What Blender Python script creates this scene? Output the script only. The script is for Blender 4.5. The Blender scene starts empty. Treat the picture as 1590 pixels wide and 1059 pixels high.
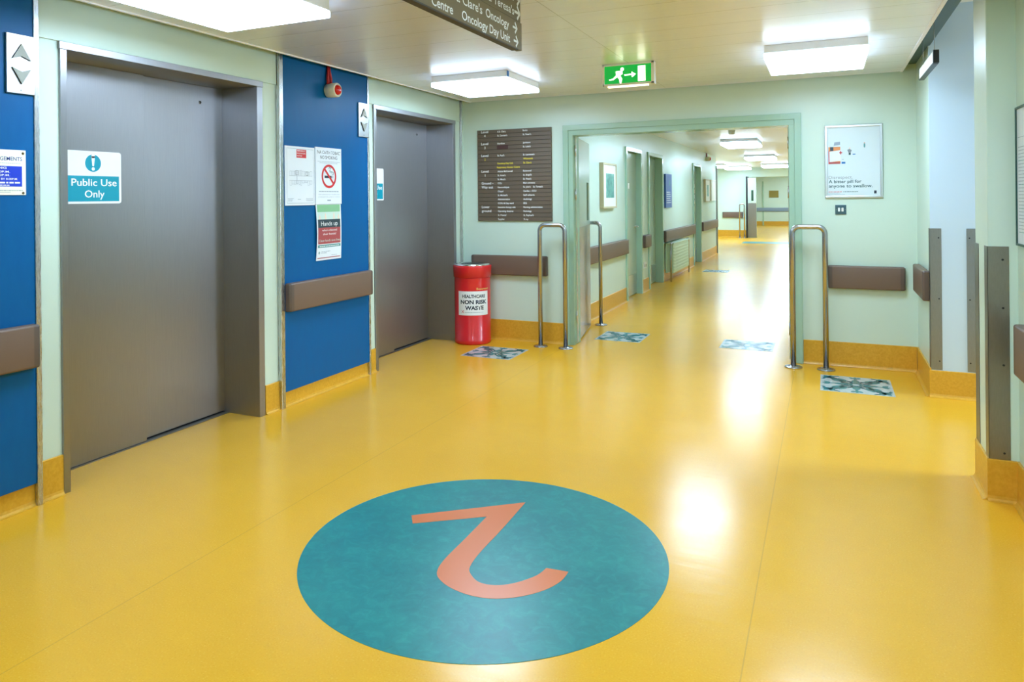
import bpy, bmesh, math, random
from mathutils import Vector, Matrix

random.seed(7)
SC = bpy.context.scene
COL = SC.collection
PI = math.pi

# ------------------------------------------------------------------ camera
cam_d = bpy.data.cameras.new('camera')
cam = bpy.data.objects.new('camera', cam_d)
COL.objects.link(cam)
cam_d.sensor_width = 36.0
cam_d.sensor_fit = 'HORIZONTAL'
cam_d.lens = 36.0 * 1129.188 / 1590.0
cam_d.shift_x = (795.0 - 755.769) / 1590.0
cam_d.shift_y = -(529.5 - 308.527) / 1590.0
cam_d.clip_start = 0.02
cam_d.clip_end = 200
yaw, roll = 0.435673883, -0.009716345
right = Vector((math.cos(yaw), math.sin(yaw), 0))
fwd = Vector((-math.sin(yaw), math.cos(yaw), 0))
up = Vector((0, 0, 1))
M = Matrix((right, up, -fwd)).transposed().to_4x4()
cam.matrix_world = Matrix.Translation((0, 0, 1.4)) @ M @ Matrix.Rotation(roll, 4, 'Z')
SC.camera = cam

# ------------------------------------------------------------------ view, world, daylight
SC.view_settings.view_transform = 'Standard'
SC.view_settings.look = 'None'
SC.view_settings.gamma = 1.0
SC.view_settings.use_curve_mapping = False
SC.view_settings.exposure = 0.42
SC.cycles.use_denoising = True
SC.cycles.max_bounces = 10
SC.cycles.diffuse_bounces = 6
SC.cycles.glossy_bounces = 5
SC.cycles.sample_clamp_indirect = 6.0
SC.cycles.sample_clamp_direct = 12.0
SC.cycles.blur_glossy = 1.0
SC.cycles.caustics_reflective = False
SC.cycles.caustics_refractive = False

LAMP = 19.5           # strength of the lamp diffusers
w = bpy.data.worlds.new('world'); SC.world = w
w.use_nodes = True
w.node_tree.nodes['Background'].inputs[0].default_value = (0.55, 0.75, 1.0, 1)
w.node_tree.nodes['Background'].inputs[1].default_value = 1.0

# daylight falling in through the window at the end of the side passage
sun_d = bpy.data.lights.new('window_daylight', 'AREA')
sun_d.shape = 'RECTANGLE'; sun_d.size = 2.4; sun_d.size_y = 2.4
sun_d.energy = 820; sun_d.color = (0.64, 0.82, 1.0)
sun = bpy.data.objects.new('window_daylight', sun_d); COL.objects.link(sun)
sun.location = (6.6, 5.75, 2.75)
sun.rotation_euler = (0, math.radians(76), 0)


# ------------------------------------------------------------------ materials
def srgb(r, g, b):
    def f(c):
        c /= 255.0
        return c / 12.92 if c <= 0.04045 else ((c + 0.055) / 1.055) ** 2.4
    return (f(r), f(g), f(b), 1)


MATS = {}


def mat(name, rgb, rough=0.5, metal=0.0, spec=0.5, emit=None, strength=0.0, coat=0.0):
    m = bpy.data.materials.new(name)
    m.use_nodes = True
    b = m.node_tree.nodes['Principled BSDF']
    b.inputs['Base Color'].default_value = srgb(*rgb)
    b.inputs['Roughness'].default_value = rough
    b.inputs['Metallic'].default_value = metal
    b.inputs['Specular IOR Level'].default_value = spec
    b.inputs['Coat Weight'].default_value = coat
    if emit:
        b.inputs['Emission Color'].default_value = srgb(*emit)
        b.inputs['Emission Strength'].default_value = strength
    MATS[name] = m
    return m


def nodes(m):
    nt = m.node_tree
    return nt, nt.nodes['Principled BSDF']


def coords(nt, scale=(1, 1, 1)):
    g = nt.nodes.new('ShaderNodeNewGeometry')
    mp = nt.nodes.new('ShaderNodeMapping')
    mp.inputs['Scale'].default_value = scale
    nt.links.new(g.outputs['Position'], mp.inputs['Vector'])
    return mp.outputs['Vector']


def noise(nt, vec, scale, detail=4, rough=0.55, dist=0.0):
    n = nt.nodes.new('ShaderNodeTexNoise')
    n.inputs['Scale'].default_value = scale
    n.inputs['Detail'].default_value = detail
    n.inputs['Roughness'].default_value = rough
    n.inputs['Distortion'].default_value = dist
    nt.links.new(vec, n.inputs['Vector'])
    return n.outputs['Fac']


def ramp(nt, fac, stops):
    r = nt.nodes.new('ShaderNodeValToRGB')
    e = r.color_ramp.elements
    e[0].position, e[0].color = stops[0][0], stops[0][1]
    e[1].position, e[1].color = stops[-1][0], stops[-1][1]
    for p, c in stops[1:-1]:
        x = e.new(p); x.color = c
    nt.links.new(fac, r.inputs['Fac'])
    return r.outputs['Color']


def rng(nt, fac, a, b, c, d):
    r = nt.nodes.new('ShaderNodeMapRange')
    r.inputs[1].default_value, r.inputs[2].default_value = a, b
    r.inputs[3].default_value, r.inputs[4].default_value = c, d
    nt.links.new(fac, r.inputs[0])
    return r.outputs[0]


def mixc(nt, fac, a, b, mode='MIX'):
    x = nt.nodes.new('ShaderNodeMix'); x.data_type = 'RGBA'; x.blend_type = mode
    for s, v in ((x.inputs[0], fac), (x.inputs[6], a), (x.inputs[7], b)):
        if isinstance(v, (float, int, tuple)):
            s.default_value = v
        else:
            nt.links.new(v, s)
    return x.outputs[2]


def bump(nt, bsdf, fac, strength, dist=0.002):
    b = nt.nodes.new('ShaderNodeBump')
    b.inputs['Strength'].default_value = strength
    b.inputs['Distance'].default_value = dist
    nt.links.new(fac, b.inputs['Height'])
    nt.links.new(b.outputs['Normal'], bsdf.inputs['Normal'])


def math_n(nt, op, a, b=None):
    n = nt.nodes.new('ShaderNodeMath'); n.operation = op
    for i, v in enumerate((a, b)):
        if v is None:
            continue
        if isinstance(v, (int, float)):
            n.inputs[i].default_value = v
        else:
            nt.links.new(v, n.inputs[i])
    return n.outputs[0]


# --- yellow sheet vinyl with fine flecks and welded seams every two metres
m = mat('floor_vinyl', (226, 184, 62), 0.2, spec=0.4)
nt, b = nodes(m)
v = coords(nt)
base = ramp(nt, noise(nt, v, 2.2, 5, 0.6), [(0.3, srgb(222, 164, 36)), (0.7, srgb(228, 171, 44))])
fl = ramp(nt, noise(nt, v, 160, 2, 0.5), [(0.28, srgb(212, 152, 28)), (0.45, srgb(225, 168, 40)), (0.60, srgb(225, 168, 40)), (0.74, srgb(236, 192, 80))])
c1 = mixc(nt, 0.5, base, fl)
sep = nt.nodes.new('ShaderNodeSeparateXYZ'); nt.links.new(v, sep.inputs[0])
sx = math_n(nt, 'ABSOLUTE', math_n(nt, 'SUBTRACT', math_n(nt, 'PINGPONG', math_n(nt, 'ADD', sep.outputs[0], 20.235), 1.0), 0.0))
seam = math_n(nt, 'LESS_THAN', sx, 0.0022)
c2 = mixc(nt, math_n(nt, 'MULTIPLY', seam, 0.32), c1, srgb(150, 120, 50))
nt.links.new(c2, b.inputs['Base Color'])
nt.links.new(rng(nt, noise(nt, v, 5, 4, 0.6), 0.3, 0.7, 0.19, 0.24), b.inputs['Roughness'])
bump(nt, b, noise(nt, coords(nt, (1.0, 4.5, 1.0)), 5.5, 2, 0.5), 0.12, 0.004)

m = mat('skirting_vinyl', (210, 156, 44), 0.35)
nt, b = nodes(m)
v = coords(nt)
nt.links.new(ramp(nt, noise(nt, v, 60, 3, 0.6), [(0.3, srgb(204, 152, 38)), (0.7, srgb(218, 166, 54))]), b.inputs['Base Color'])

# --- mint gloss paint
def paint(name, rgb, rough=0.3, vein=0.04):
    m = mat(name, rgb, rough)
    nt, b = nodes(m)
    v = coords(nt)
    lo = tuple(int(c * 0.985) for c in rgb)
    nt.links.new(ramp(nt, noise(nt, v, 1.3, 3, 0.5), [(0.3, srgb(*lo)), (0.7, srgb(*rgb))]), b.inputs['Base Color'])
    v2 = coords(nt, (14, 14, 3))
    bump(nt, b, noise(nt, v2, 4, 4, 0.55), vein, 0.004)
    return m


paint('mint_paint', (205, 224, 209), 0.33)
paint('mint_gloss', (160, 193, 171), 0.16, 0.25)
paint('mint_door', (174, 192, 174), 0.18, 0.05)
paint('daylight_blue_tint', (196, 216, 230), 0.4)  # cool daylight mixed into the wall colour
paint('teal_grey_paint', (58, 84, 86), 0.5)

# --- steel
def steel(name, rgb, rough, scale, strength=0.08, aniso=0.0):
    m = mat(name, rgb, rough, 1.0)
    nt, b = nodes(m)
    b.inputs['Anisotropic'].default_value = aniso
    b.inputs['Anisotropic Rotation'].default_value = 0.0
    if aniso:
        tg = nt.nodes.new('ShaderNodeTangent'); tg.direction_type = 'RADIAL'; tg.axis = 'Z'
        nt.links.new(tg.outputs[0], b.inputs['Tangent'])
    v = coords(nt, scale)
    n = noise(nt, v, 8, 5, 0.65)
    nt.links.new(rng(nt, n, 0.3, 0.7, rough - 0.03, rough + 0.04), b.inputs['Roughness'])
    lo = tuple(int(c * 0.94) for c in rgb)
    nt.links.new(ramp(nt, n, [(0.3, srgb(*lo)), (0.7, srgb(*rgb))]), b.inputs['Base Color'])
    bump(nt, b, n, strength, 0.001)
    return m


steel('brushed_steel', (166, 164, 166), 0.41, (60, 60, 1.0), 0.012, 0.75)
steel('bright_steel', (205, 205, 205), 0.27, (40, 40, 2), 0.01)
mat('tube_steel', (178, 177, 178), 0.27, 1.0)
steel('guard_steel', (150, 148, 142), 0.4, (30, 30, 4))
mat('plate_steel', (186, 186, 186), 0.38, 1.0)
mat('chrome', (225, 225, 225), 0.06, 1.0)
mat('aluminium', (215, 220, 222), 0.28, 1.0)
mat('dark_gap', (26, 26, 28), 0.6)
mat('screw_brown', (96, 78, 48), 0.4, 0.6)

# --- blue laminate
m = mat('blue_laminate', (0, 86, 148), 0.4, spec=0.2)
nt, b = nodes(m)
v = coords(nt, (5, 5, 1.5))
n = noise(nt, v, 5, 5, 0.6)
nt.links.new(ramp(nt, n, [(0.3, srgb(0, 85, 142)), (0.7, srgb(0, 90, 148))]), b.inputs['Base Color'])
nt.links.new(rng(nt, n, 0.3, 0.7, 0.38, 0.48), b.inputs['Roughness'])
bump(nt, b, n, 0.03, 0.002)

mat('brown_rail', (112, 90, 76), 0.45)
mat('rail_end', (92, 77, 68), 0.45)
mat('blue_grey_rail', (128, 146, 164), 0.5)

# --- ceiling planks: cream metal boards, joints across the lobby every 0.3 m
m = mat('ceiling_plank', (240, 240, 255), 0.4, coat=1.0, spec=0.6)
MATS['ceiling_plank'].node_tree.nodes['Principled BSDF'].inputs['Coat IOR'].default_value = 2.1
nt, b = nodes(m)
v = coords(nt)
sep = nt.nodes.new('ShaderNodeSeparateXYZ'); nt.links.new(v, sep.inputs[0])
py = math_n(nt, 'PINGPONG', math_n(nt, 'ADD', sep.outputs[1], 9.81), 0.15)
jy = math_n(nt, 'LESS_THAN', py, 0.0022)
px = math_n(nt, 'ABSOLUTE', math_n(nt, 'ADD', sep.outputs[0], 1.285))
jx = math_n(nt, 'LESS_THAN', px, 0.0022)
j = math_n(nt, 'MAXIMUM', jy, jx)
v2 = coords(nt, (1.2, 9, 1))
b.inputs['Coat Roughness'].default_value = 0.3
cb = ramp(nt, noise(nt, v2, 3.2, 5, 0.6), [(0.3, srgb(237, 237, 252)), (0.7, srgb(243, 243, 255))])
nt.links.new(mixc(nt, math_n(nt, 'MULTIPLY', j, 0.8), cb, srgb(150, 145, 140)), b.inputs['Base Color'])
bump(nt, b, rng(nt, py, 0.0, 0.012, 0.0, 1.0), 0.35, 0.004)

mat('ceiling_trim', (244, 244, 254), 0.4)
mat('white_plastic', (232, 234, 232), 0.35)
mat('lamp_body', (226, 228, 224), 0.35)
mat('lamp_diffuser', (255, 255, 255), 0.4, emit=(196, 226, 255), strength=LAMP)
mat('lamp_edge', (255, 255, 255), 0.4, emit=(196, 226, 255), strength=LAMP * 0.4)
mat('exit_green', (0, 140, 60), 0.3, emit=(0, 168, 58), strength=0.6)
mat('exit_white', (235, 255, 235), 0.3, emit=(236, 255, 226), strength=1.6)
mat('exit_tube', (255, 250, 225), 0.3, emit=(255, 248, 215), strength=2.0)
mat('brown_sign', (114, 100, 70), 0.45)
mat('brown_sign_dark', (66, 58, 48), 0.5)
mat('sign_brown_grey', (100, 86, 70), 0.5)
mat('sign_joint', (48, 42, 38), 0.6)
mat('sign_patch', (76, 48, 44), 0.4)
mat('white', (238, 240, 240), 0.35)
mat('paper', (226, 234, 242), 0.3)
mat('poster_paper', (214, 226, 230), 0.25)
mat('cream', (238, 236, 214), 0.35)
mat('sign_teal', (0, 150, 172), 0.35)
mat('ink', (34, 44, 58), 0.5)
mat('ink_soft', (150, 162, 176), 0.5)
mat('ink_teal', (12, 74, 80), 0.5)
mat('ink_grey', (140, 148, 152), 0.5)
mat('ink_yellow', (232, 210, 40), 0.5)
mat('red', (206, 48, 52), 0.4)
mat('poster_red', (168, 74, 78), 0.35)
mat('poster_dark', (44, 62, 72), 0.35)
mat('poster_green', (132, 186, 140), 0.35)
mat('poster_green_pale', (200, 220, 210), 0.35)
mat('poster_teal', (60, 138, 140), 0.35)
mat('skin', (236, 206, 186), 0.5)
mat('royal_blue', (20, 56, 190), 0.35)
mat('navy', (46, 72, 146), 0.35)
mat('notice_blue', (48, 92, 172), 0.35)
mat('arrow_face', (150, 152, 140), 0.5)
mat('tag_blue', (0, 104, 178), 0.4)
mat('bin_red', (216, 34, 42), 0.25, coat=0.3)
mat('gold_ink', (224, 196, 110), 0.35)
mat('beacon_cream', (224, 220, 196), 0.45)
mat('beacon_red', (206, 24, 26), 0.15)
mat('cable_red', (176, 34, 34), 0.5)
mat('switch_plate', (70, 100, 108), 0.3, 0.3)
mat('black_plastic', (30, 34, 38), 0.4)
mat('frame_dark_green', (34, 74, 66), 0.35)
mat('orange_bottle', (224, 140, 74), 0.4)
mat('bottle_label', (226, 228, 236), 0.4)
mat('picture_wood', (196, 184, 150), 0.45)
mat('picture_mount', (236, 236, 222), 0.5)
mat('brass', (140, 124, 58), 0.4, 0.4)
mat('radiator_paint', (186, 208, 178), 0.35)
mat('glass_dark', (48, 70, 58), 0.08)
mat('numeral_orange', (206, 112, 62), 0.3)
mat('gold_pin', (206, 176, 70), 0.3, 0.8)

m = mat('picture_art', (80, 150, 140), 0.3)
nt, b = nodes(m)
nt.links.new(ramp(nt, noise(nt, coords(nt), 9, 4, 0.6), [(0.3, srgb(44, 120, 110)), (0.55, srgb(96, 164, 150)), (0.75, srgb(168, 204, 188))]), b.inputs['Base Color'])

# marbled teal linoleum
m = mat('teal_lino', (30, 150, 152), 0.28)
nt, b = nodes(m)
v = coords(nt)
n1 = noise(nt, v, 20, 9, 0.72, 0.9)
n2 = noise(nt, v, 3.2, 3, 0.6)
ca = ramp(nt, n1, [(0.32, srgb(0, 100, 108)), (0.5, srgb(6, 118, 122)), (0.68, srgb(42, 146, 142))])
cbb = ramp(nt, n2, [(0.35, srgb(6, 110, 116)), (0.65, srgb(30, 136, 132))])
nt.links.new(mixc(nt, 0.45, ca, cbb), b.inputs['Base Color'])
nt.links.new(rng(nt, n1, 0.3, 0.7, 0.30, 0.36), b.inputs['Roughness'])
bump(nt, b, n1, 0.08, 0.002)

m = mat('tile_ground', (196, 206, 206), 0.25)
nt, b = nodes(m)
nt.links.new(ramp(nt, noise(nt, coords(nt), 22, 4, 0.6), [(0.3, srgb(166, 182, 178)), (0.7, srgb(188, 202, 202))]), b.inputs['Base Color'])
mat('tile_motif', (44, 126, 130), 0.25)


# ------------------------------------------------------------------ mesh helpers
class MB:
    """collects shapes (world coordinates) for one mesh"""

    def __init__(self):
        self.bm = bmesh.new()
        self.mats = []

    def mi(self, m):
        m = m or 'white'
        if m not in self.mats:
            self.mats.append(m)
        return self.mats.index(m)

    def face(self, pts, m=None):
        f = self.bm.faces.new([self.bm.verts.new(p) for p in pts])
        f.material_index = self.mi(m)
        return f

    def box(self, x0, x1, y0, y1, z0, z1, m=None, bev=0.0, seg=2):
        if x1 < x0: x0, x1 = x1, x0
        if y1 < y0: y0, y1 = y1, y0
        if z1 < z0: z0, z1 = z1, z0
        vs = [self.bm.verts.new(p) for p in ((x0, y0, z0), (x1, y0, z0), (x1, y1, z0), (x0, y1, z0),
                                             (x0, y0, z1), (x1, y0, z1), (x1, y1, z1), (x0, y1, z1))]
        i = self.mi(m)
        fs = []
        for q in ((0, 3, 2, 1), (4, 5, 6, 7), (0, 1, 5, 4), (1, 2, 6, 5), (2, 3, 7, 6), (3, 0, 4, 7)):
            f = self.bm.faces.new([vs[k] for k in q]); f.material_index = i; fs.append(f)
        if bev > 0:
            es = list({e for f in fs for e in f.edges})
            bmesh.ops.bevel(self.bm, geom=es, offset=bev, segments=seg, affect='EDGES', profile=0.5, material=i)
        return self

    def prism(self, pts, vec, m=None):
        """closed outline (3-D points) pushed along vec"""
        i = self.mi(m)
        vec = Vector(vec)
        a = [self.bm.verts.new(p) for p in pts]
        c = [self.bm.verts.new(Vector(p) + vec) for p in pts]
        fs = [self.bm.faces.new(a[::-1]), self.bm.faces.new(c)]
        n = len(a)
        for k in range(n):
            fs.append(self.bm.faces.new((a[k], a[(k + 1) % n], c[(k + 1) % n], c[k])))
        for f in fs:
            f.material_index = i
        bmesh.ops.recalc_face_normals(self.bm, faces=fs)
        return self

    def tube(self, path, r, m=None, seg=16, cap=True):
        i = self.mi(m)
        P = [Vector(p) for p in path]
        rings = []
        prev = None
        for k, p in enumerate(P):
            d = (P[min(k + 1, len(P) - 1)] - P[max(k - 1, 0)]).normalized()
            if prev is None:
                ref = Vector((0, 0, 1)) if abs(d.z) < 0.9 else Vector((1, 0, 0))
                u = d.cross(ref).normalized()
            else:
                u = (prev - d * prev.dot(d)).normalized()
            prev = u
            v_ = d.cross(u)
            rr = r[k] if isinstance(r, (list, tuple)) else r
            rings.append([self.bm.verts.new(p + (u * math.cos(t) + v_ * math.sin(t)) * rr)
                          for t in (2 * PI * q / seg for q in range(seg))])
        for A, B in zip(rings, rings[1:]):
            for q in range(seg):
                f = self.bm.faces.new((A[q], A[(q + 1) % seg], B[(q + 1) % seg], B[q]))
                f.material_index = i; f.smooth = True
        if cap:
            f = self.bm.faces.new(rings[0][::-1]); f.material_index = i
            f = self.bm.faces.new(rings[-1]); f.material_index = i
        return self

    def lathe(self, c, prof, m=None, seg=40, axis='Z'):
        """prof: list of (radius, height) along axis from centre c"""
        i = self.mi(m)
        c = Vector(c)
        rings = []
        for r, h in prof:
            ring = []
            for q in range(seg):
                t = 2 * PI * q / seg
                a, bb = r * math.cos(t), r * math.sin(t)
                o = {'Z': (a, bb, h), 'X': (h, a, bb), 'Y': (bb, h, a)}[axis]
                ring.append(self.bm.verts.new(c + Vector(o)))
            rings.append(ring)
        for A, B in zip(rings, rings[1:]):
            for q in range(seg):
                f = self.bm.faces.new((A[q], A[(q + 1) % seg], B[(q + 1) % seg], B[q]))
                f.material_index = i; f.smooth = True
        f = self.bm.faces.new(rings[0][::-1]); f.material_index = i
        f = self.bm.faces.new(rings[-1]); f.material_index = i
        return self

    def build(self, name, m=None, parent=None, loc=None, smooth_angle=None):
        me = bpy.data.meshes.new(name)
        if m is not None:                      # one material for everything
            names = [m]
            for f in self.bm.faces:
                f.material_index = 0
        else:
            names = self.mats
        if smooth_angle:
            for f in self.bm.faces:
                f.smooth = True
            for e in self.bm.edges:
                if len(e.link_faces) == 2 and e.calc_face_angle(0) > smooth_angle:
                    e.smooth = False
        self.bm.to_mesh(me); self.bm.free()
        for n in names:
            me.materials.append(MATS[n])
        o = bpy.data.objects.new(name, me)
        COL.objects.link(o)
        if parent is not None:
            off = Vector((0, 0, 0))
            p = parent
            while p is not None:
                off += Vector(p.location); p = p.parent
            o.parent = parent
            me.transform(Matrix.Translation(-off))
        else:
            if loc is None:
                xs = [v.co.x for v in me.vertices]; ys = [v.co.y for v in me.vertices]; zs = [v.co.z for v in me.vertices]
                loc = ((min(xs) + max(xs)) / 2, (min(ys) + max(ys)) / 2, min(zs))
            o.location = loc
            me.transform(Matrix.Translation(-Vector(loc)))
        return o


def tag(o, label, cat, group=None):
    o['label'] = label
    o['category'] = cat
    if group:
        o['group'] = group
    return o


def thing(name, label, cat, loc, group=None):
    o = bpy.data.objects.new(name, None)
    o.empty_display_size = 0.1
    COL.objects.link(o)
    o.location = loc
    return tag(o, label, cat, group)


def struct(o):
    o['kind'] = 'structure'
    return o


def setting(name, loc):
    o = bpy.data.objects.new(name, None)
    o.empty_display_size = 0.1
    COL.objects.link(o)
    o.location = loc
    o['kind'] = 'structure'
    return o


def dup(root, delta, label, group=None):
    r = root.copy(); COL.objects.link(r)
    r.location = Vector(root.location) + Vector(delta)
    r['label'] = label
    if group:
        r['group'] = group
    for ch in list(root.children):
        c = ch.copy(); COL.objects.link(c); c.parent = r
        for g in list(ch.children):
            d = g.copy(); COL.objects.link(d); d.parent = c
    return r


# ------------------------------------------------------------------ lettering
_TXT = {}


def text_mesh(s, bold):
    k = (s, bold)
    if k not in _TXT:
        cu = bpy.data.curves.new('lettering', 'FONT')
        cu.body = s
        cu.size = 1.0
        cu.resolution_u = 3
        cu.offset = bold
        ob = bpy.data.objects.new('lettering', cu)
        COL.objects.link(ob)
        dg = bpy.context.evaluated_depsgraph_get()
        ev = ob.evaluated_get(dg)
        me = ev.to_mesh()
        vs = [(v.co.x, v.co.y) for v in me.vertices]
        fs = [tuple(p.vertices) for p in me.polygons]
        ev.to_mesh_clear()
        bpy.data.objects.remove(ob); bpy.data.curves.remove(cu)
        _TXT[k] = (vs, fs)
    return _TXT[k]


CAP = 0.70      # cap height of the built-in face at size 1


class Face:
    """a flat (or bent) printed face: u to the reader's right, v up, layers stand off the surface"""

    def __init__(self, o, u, v, n, step=0.0005, fn=None):
        self.o, self.u, self.v, self.n = Vector(o), Vector(u), Vector(v), Vector(n)
        self.step = step
        self.fn = fn
        self.parts = {}

    def at(self, u, v, layer):
        if self.fn:
            return self.fn(u, v, layer * self.step)
        return self.o + self.u * u + self.v * v + self.n * (layer * self.step)

    def mb(self, part):
        return self.parts.setdefault(part, MB())

    def rect(self, u0, v0, u1, v1, m, layer=1, part='print', grid=1):
        mb = self.mb(part)
        for k in range(grid):
            a = u0 + (u1 - u0) * k / grid
            c = u0 + (u1 - u0) * (k + 1) / grid
            mb.face([self.at(a, v0, layer), self.at(c, v0, layer), self.at(c, v1, layer), self.at(a, v1, layer)], m)

    def poly(self, pts, m, layer=1, part='print'):
        self.mb(part).face([self.at(p[0], p[1], layer) for p in pts], m)

    def disc(self, u, v, r, m, layer=1, part='print', ry=None, n=28):
        ry = ry or r
        self.poly([(u + r * math.cos(2 * PI * k / n), v + ry * math.sin(2 * PI * k / n)) for k in range(n)], m, layer, part)

    def ring(self, u, v, r0, r1, m, layer=1, part='print', n=40, a0=0, a1=2 * PI):
        mb = self.mb(part)
        for k in range(n):
            s, t = a0 + (a1 - a0) * k / n, a0 + (a1 - a0) * (k + 1) / n
            mb.face([self.at(u + r0 * math.cos(s), v + r0 * math.sin(s), layer), self.at(u + r1 * math.cos(s), v + r1 * math.sin(s), layer),
                     self.at(u + r1 * math.cos(t), v + r1 * math.sin(t), layer), self.at(u + r0 * math.cos(t), v + r0 * math.sin(t), layer)], m)

    def line(self, pts, wd, m, layer=1, part='print'):
        for p, q in zip(pts, pts[1:]):
            d = Vector((q[0] - p[0], q[1] - p[1]))
            if d.length < 1e-9:
                continue
            d.normalize(); n = Vector((-d.y, d.x)) * wd / 2
            e = d * wd * 0.25
            self.poly([(p[0] - e.x - n.x, p[1] - e.y - n.y), (q[0] + e.x - n.x, q[1] + e.y - n.y),
                       (q[0] + e.x + n.x, q[1] + e.y + n.y), (p[0] - e.x + n.x, p[1] - e.y + n.y)], m, layer, part)

    def text(self, s, u, v, h, m, layer=1, part='lettering', align='L', width=None, bold=0.0, squeeze=1.0):
        """cap height h, baseline v; width fixes the set width"""
        vs, fs = text_mesh(s, bold)
        if not fs:
            return
        k = h / CAP
        xs = [p[0] for p in vs]
        lo, hi = min(xs), max(xs)
        kx = (width / (hi - lo)) if width else k * squeeze
        wd = (hi - lo) * kx
        u0 = u - {'L': 0, 'C': wd / 2, 'R': wd}[align]
        mb = self.mb(part)
        vv = [mb.bm.verts.new(self.at(u0 + (p[0] - lo) * kx, v + p[1] * k, layer)) for p in vs]
        i = mb.mi(m)
        for f in fs:
            try:
                q = mb.bm.faces.new([vv[t] for t in f]); q.material_index = i
            except ValueError:
                pass

    def dashes(self, u0, u1, v, h, m, layer=1, part='lettering', seed=1):
        """a line of print too small to read"""
        r = random.Random(seed)
        u = u0
        while u < u1 - h:
            wd = min(r.uniform(1.2, 4.5) * h, u1 - u)
            self.rect(u, v, u + wd, v + h, m, layer, part)
            u += wd + h * 0.7

    def build(self, parent):
        for k, mb in self.parts.items():
            mb.build(k, None, parent)


X_, Y_, Z_ = Vector((1, 0, 0)), Vector((0, 1, 0)), Vector((0, 0, 1))


def face_left(x, y, z):     # on the lift wall, looking into the room (+X); u runs along +Y
    return Face((x, y, z), Y_, Z_, X_)


def face_far(x, y, z):      # on a wall facing the camera (-Y); u runs along +X
    return Face((x, y, z), X_, Z_, -Y_)


def face_right(x, y, z):    # on a wall facing -X; u runs along -Y
    return Face((x, y, z), -Y_, Z_, -X_)


def catmull(P, n=6):
    out = []
    for i in range(len(P) - 1):
        p0, p1, p2, p3 = P[max(i - 1, 0)], P[i], P[i + 1], P[min(i + 2, len(P) - 1)]
        for k in range(n):
            t = k / n
            out.append(tuple(0.5 * ((2 * p1[a]) + (-p0[a] + p2[a]) * t + (2 * p0[a] - 5 * p1[a] + 4 * p2[a] - p3[a]) * t * t +
                                    (-p0[a] + 3 * p1[a] - 3 * p2[a] + p3[a]) * t ** 3) for a in range(2)))
    out.append(tuple(P[-1]))
    return out


# ------------------------------------------------------------------ dimensions
XL = -3.34            # lift wall
YF = 6.62             # wall with the wide doorway
XR = 0.655            # wall stub and beam line on the open side
XN = 0.785            # wall nearest the camera on that side
CZ = 2.375            # lobby ceiling
TOP = 2.72            # structural top
XC = -2.44            # corridor wall with doors
YB = -2.6             # wall behind the camera
XE = 4.5              # far end of the side passage

# ------------------------------------------------------------------ setting
mb = MB(); mb.box(XL - 1.2, XE + 0.3, YB - 0.2, 38.0, -0.1, 0.0)
struct(mb.build('floor', 'floor_vinyl', loc=(0, 0, 0)))

mb = MB()
mb.box(-3.232, 0.545, YB, 6.575, CZ, CZ + 0.025, 'ceiling_plank')
mb.box(-3.247, -3.232, YB, 6.59, CZ - 0.006, CZ + 0.03, 'ceiling_trim')
mb.box(-3.247, 0.563, 6.575, 6.59, CZ - 0.002, CZ + 0.03, 'ceiling_trim')
mb.box(0.545, 0.563, YB, 6.59, CZ - 0.006, CZ + 0.03, 'ceiling_trim')
struct(mb.build('ceiling', loc=(0, 0, CZ)))
mb = MB()
mb.box(XC - 2.2, 1.2, YF + 0.17, 38, 2.38, 2.42, 'ceiling_plank')
struct(mb.build('ceiling', loc=(0, 15, 2.38)))
mb = MB()
mb.box(XL - 0.4, 0.40, YB - 0.2, YF + 0.18, 2.56, TOP + 0.05, 'teal_grey_paint')
mb.box(0.40, XE + 0.3, YB - 0.2, YF + 0.6, TOP - 0.015, TOP + 0.05, 'white')
struct(mb.build('ceiling', loc=(0, 0, TOP)))
mb = MB()
mb.box(0.40, XR + 0.012, YB, YF, 2.43, TOP - 0.015, 'teal_grey_paint', 0.004)
struct(mb.build('beam', loc=(XR, 3, 2.43)))

# lift wall: mint strips and over-door boards round two lift openings, blind behind the doors
mb = MB()
mb.box(XL - 0.4, XL, YB, 2.32, 0, 2.56, 'mint_paint')
mb.box(XL - 0.4, XL, 3.68, 5.00, 0, 2.56, 'mint_paint')
mb.box(XL - 0.4, XL, 6.41, YF + 0.2, 0, 2.56, 'mint_paint')
mb.box(XL - 0.4, XL, 2.32, 3.68, 2.16, 2.56, 'mint_paint')
mb.box(XL - 0.4, XL, 5.00, 6.41, 2.16, 2.56, 'mint_paint')
mb.box(XL - 0.46, XL - 0.4, 2.2, 6.5, 0, 2.56, 'dark_gap')
mb.box(XL, XL + 0.009, 2.19, 3.83, 2.178, 2.56, 'mint_paint', 0.002)
mb.box(XL, XL + 0.009, 4.89, 6.53, 2.178, 2.56, 'mint_paint', 0.002)
struct(mb.build('wall_left', loc=(XL, 3, 0)))

# wall with the doorway
mb = MB()
mb.box(XL - 0.2, -2.20, YF, YF + 0.17, 0, TOP, 'mint_paint')
mb.box(-0.24, XR + 0.30, YF, YF + 0.17, 0, TOP, 'mint_paint')
mb.box(-2.20, -0.24, YF, YF + 0.17, 2.03, TOP, 'mint_paint')
struct(mb.build('wall_far', loc=(-1, YF, 0)))

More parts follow.
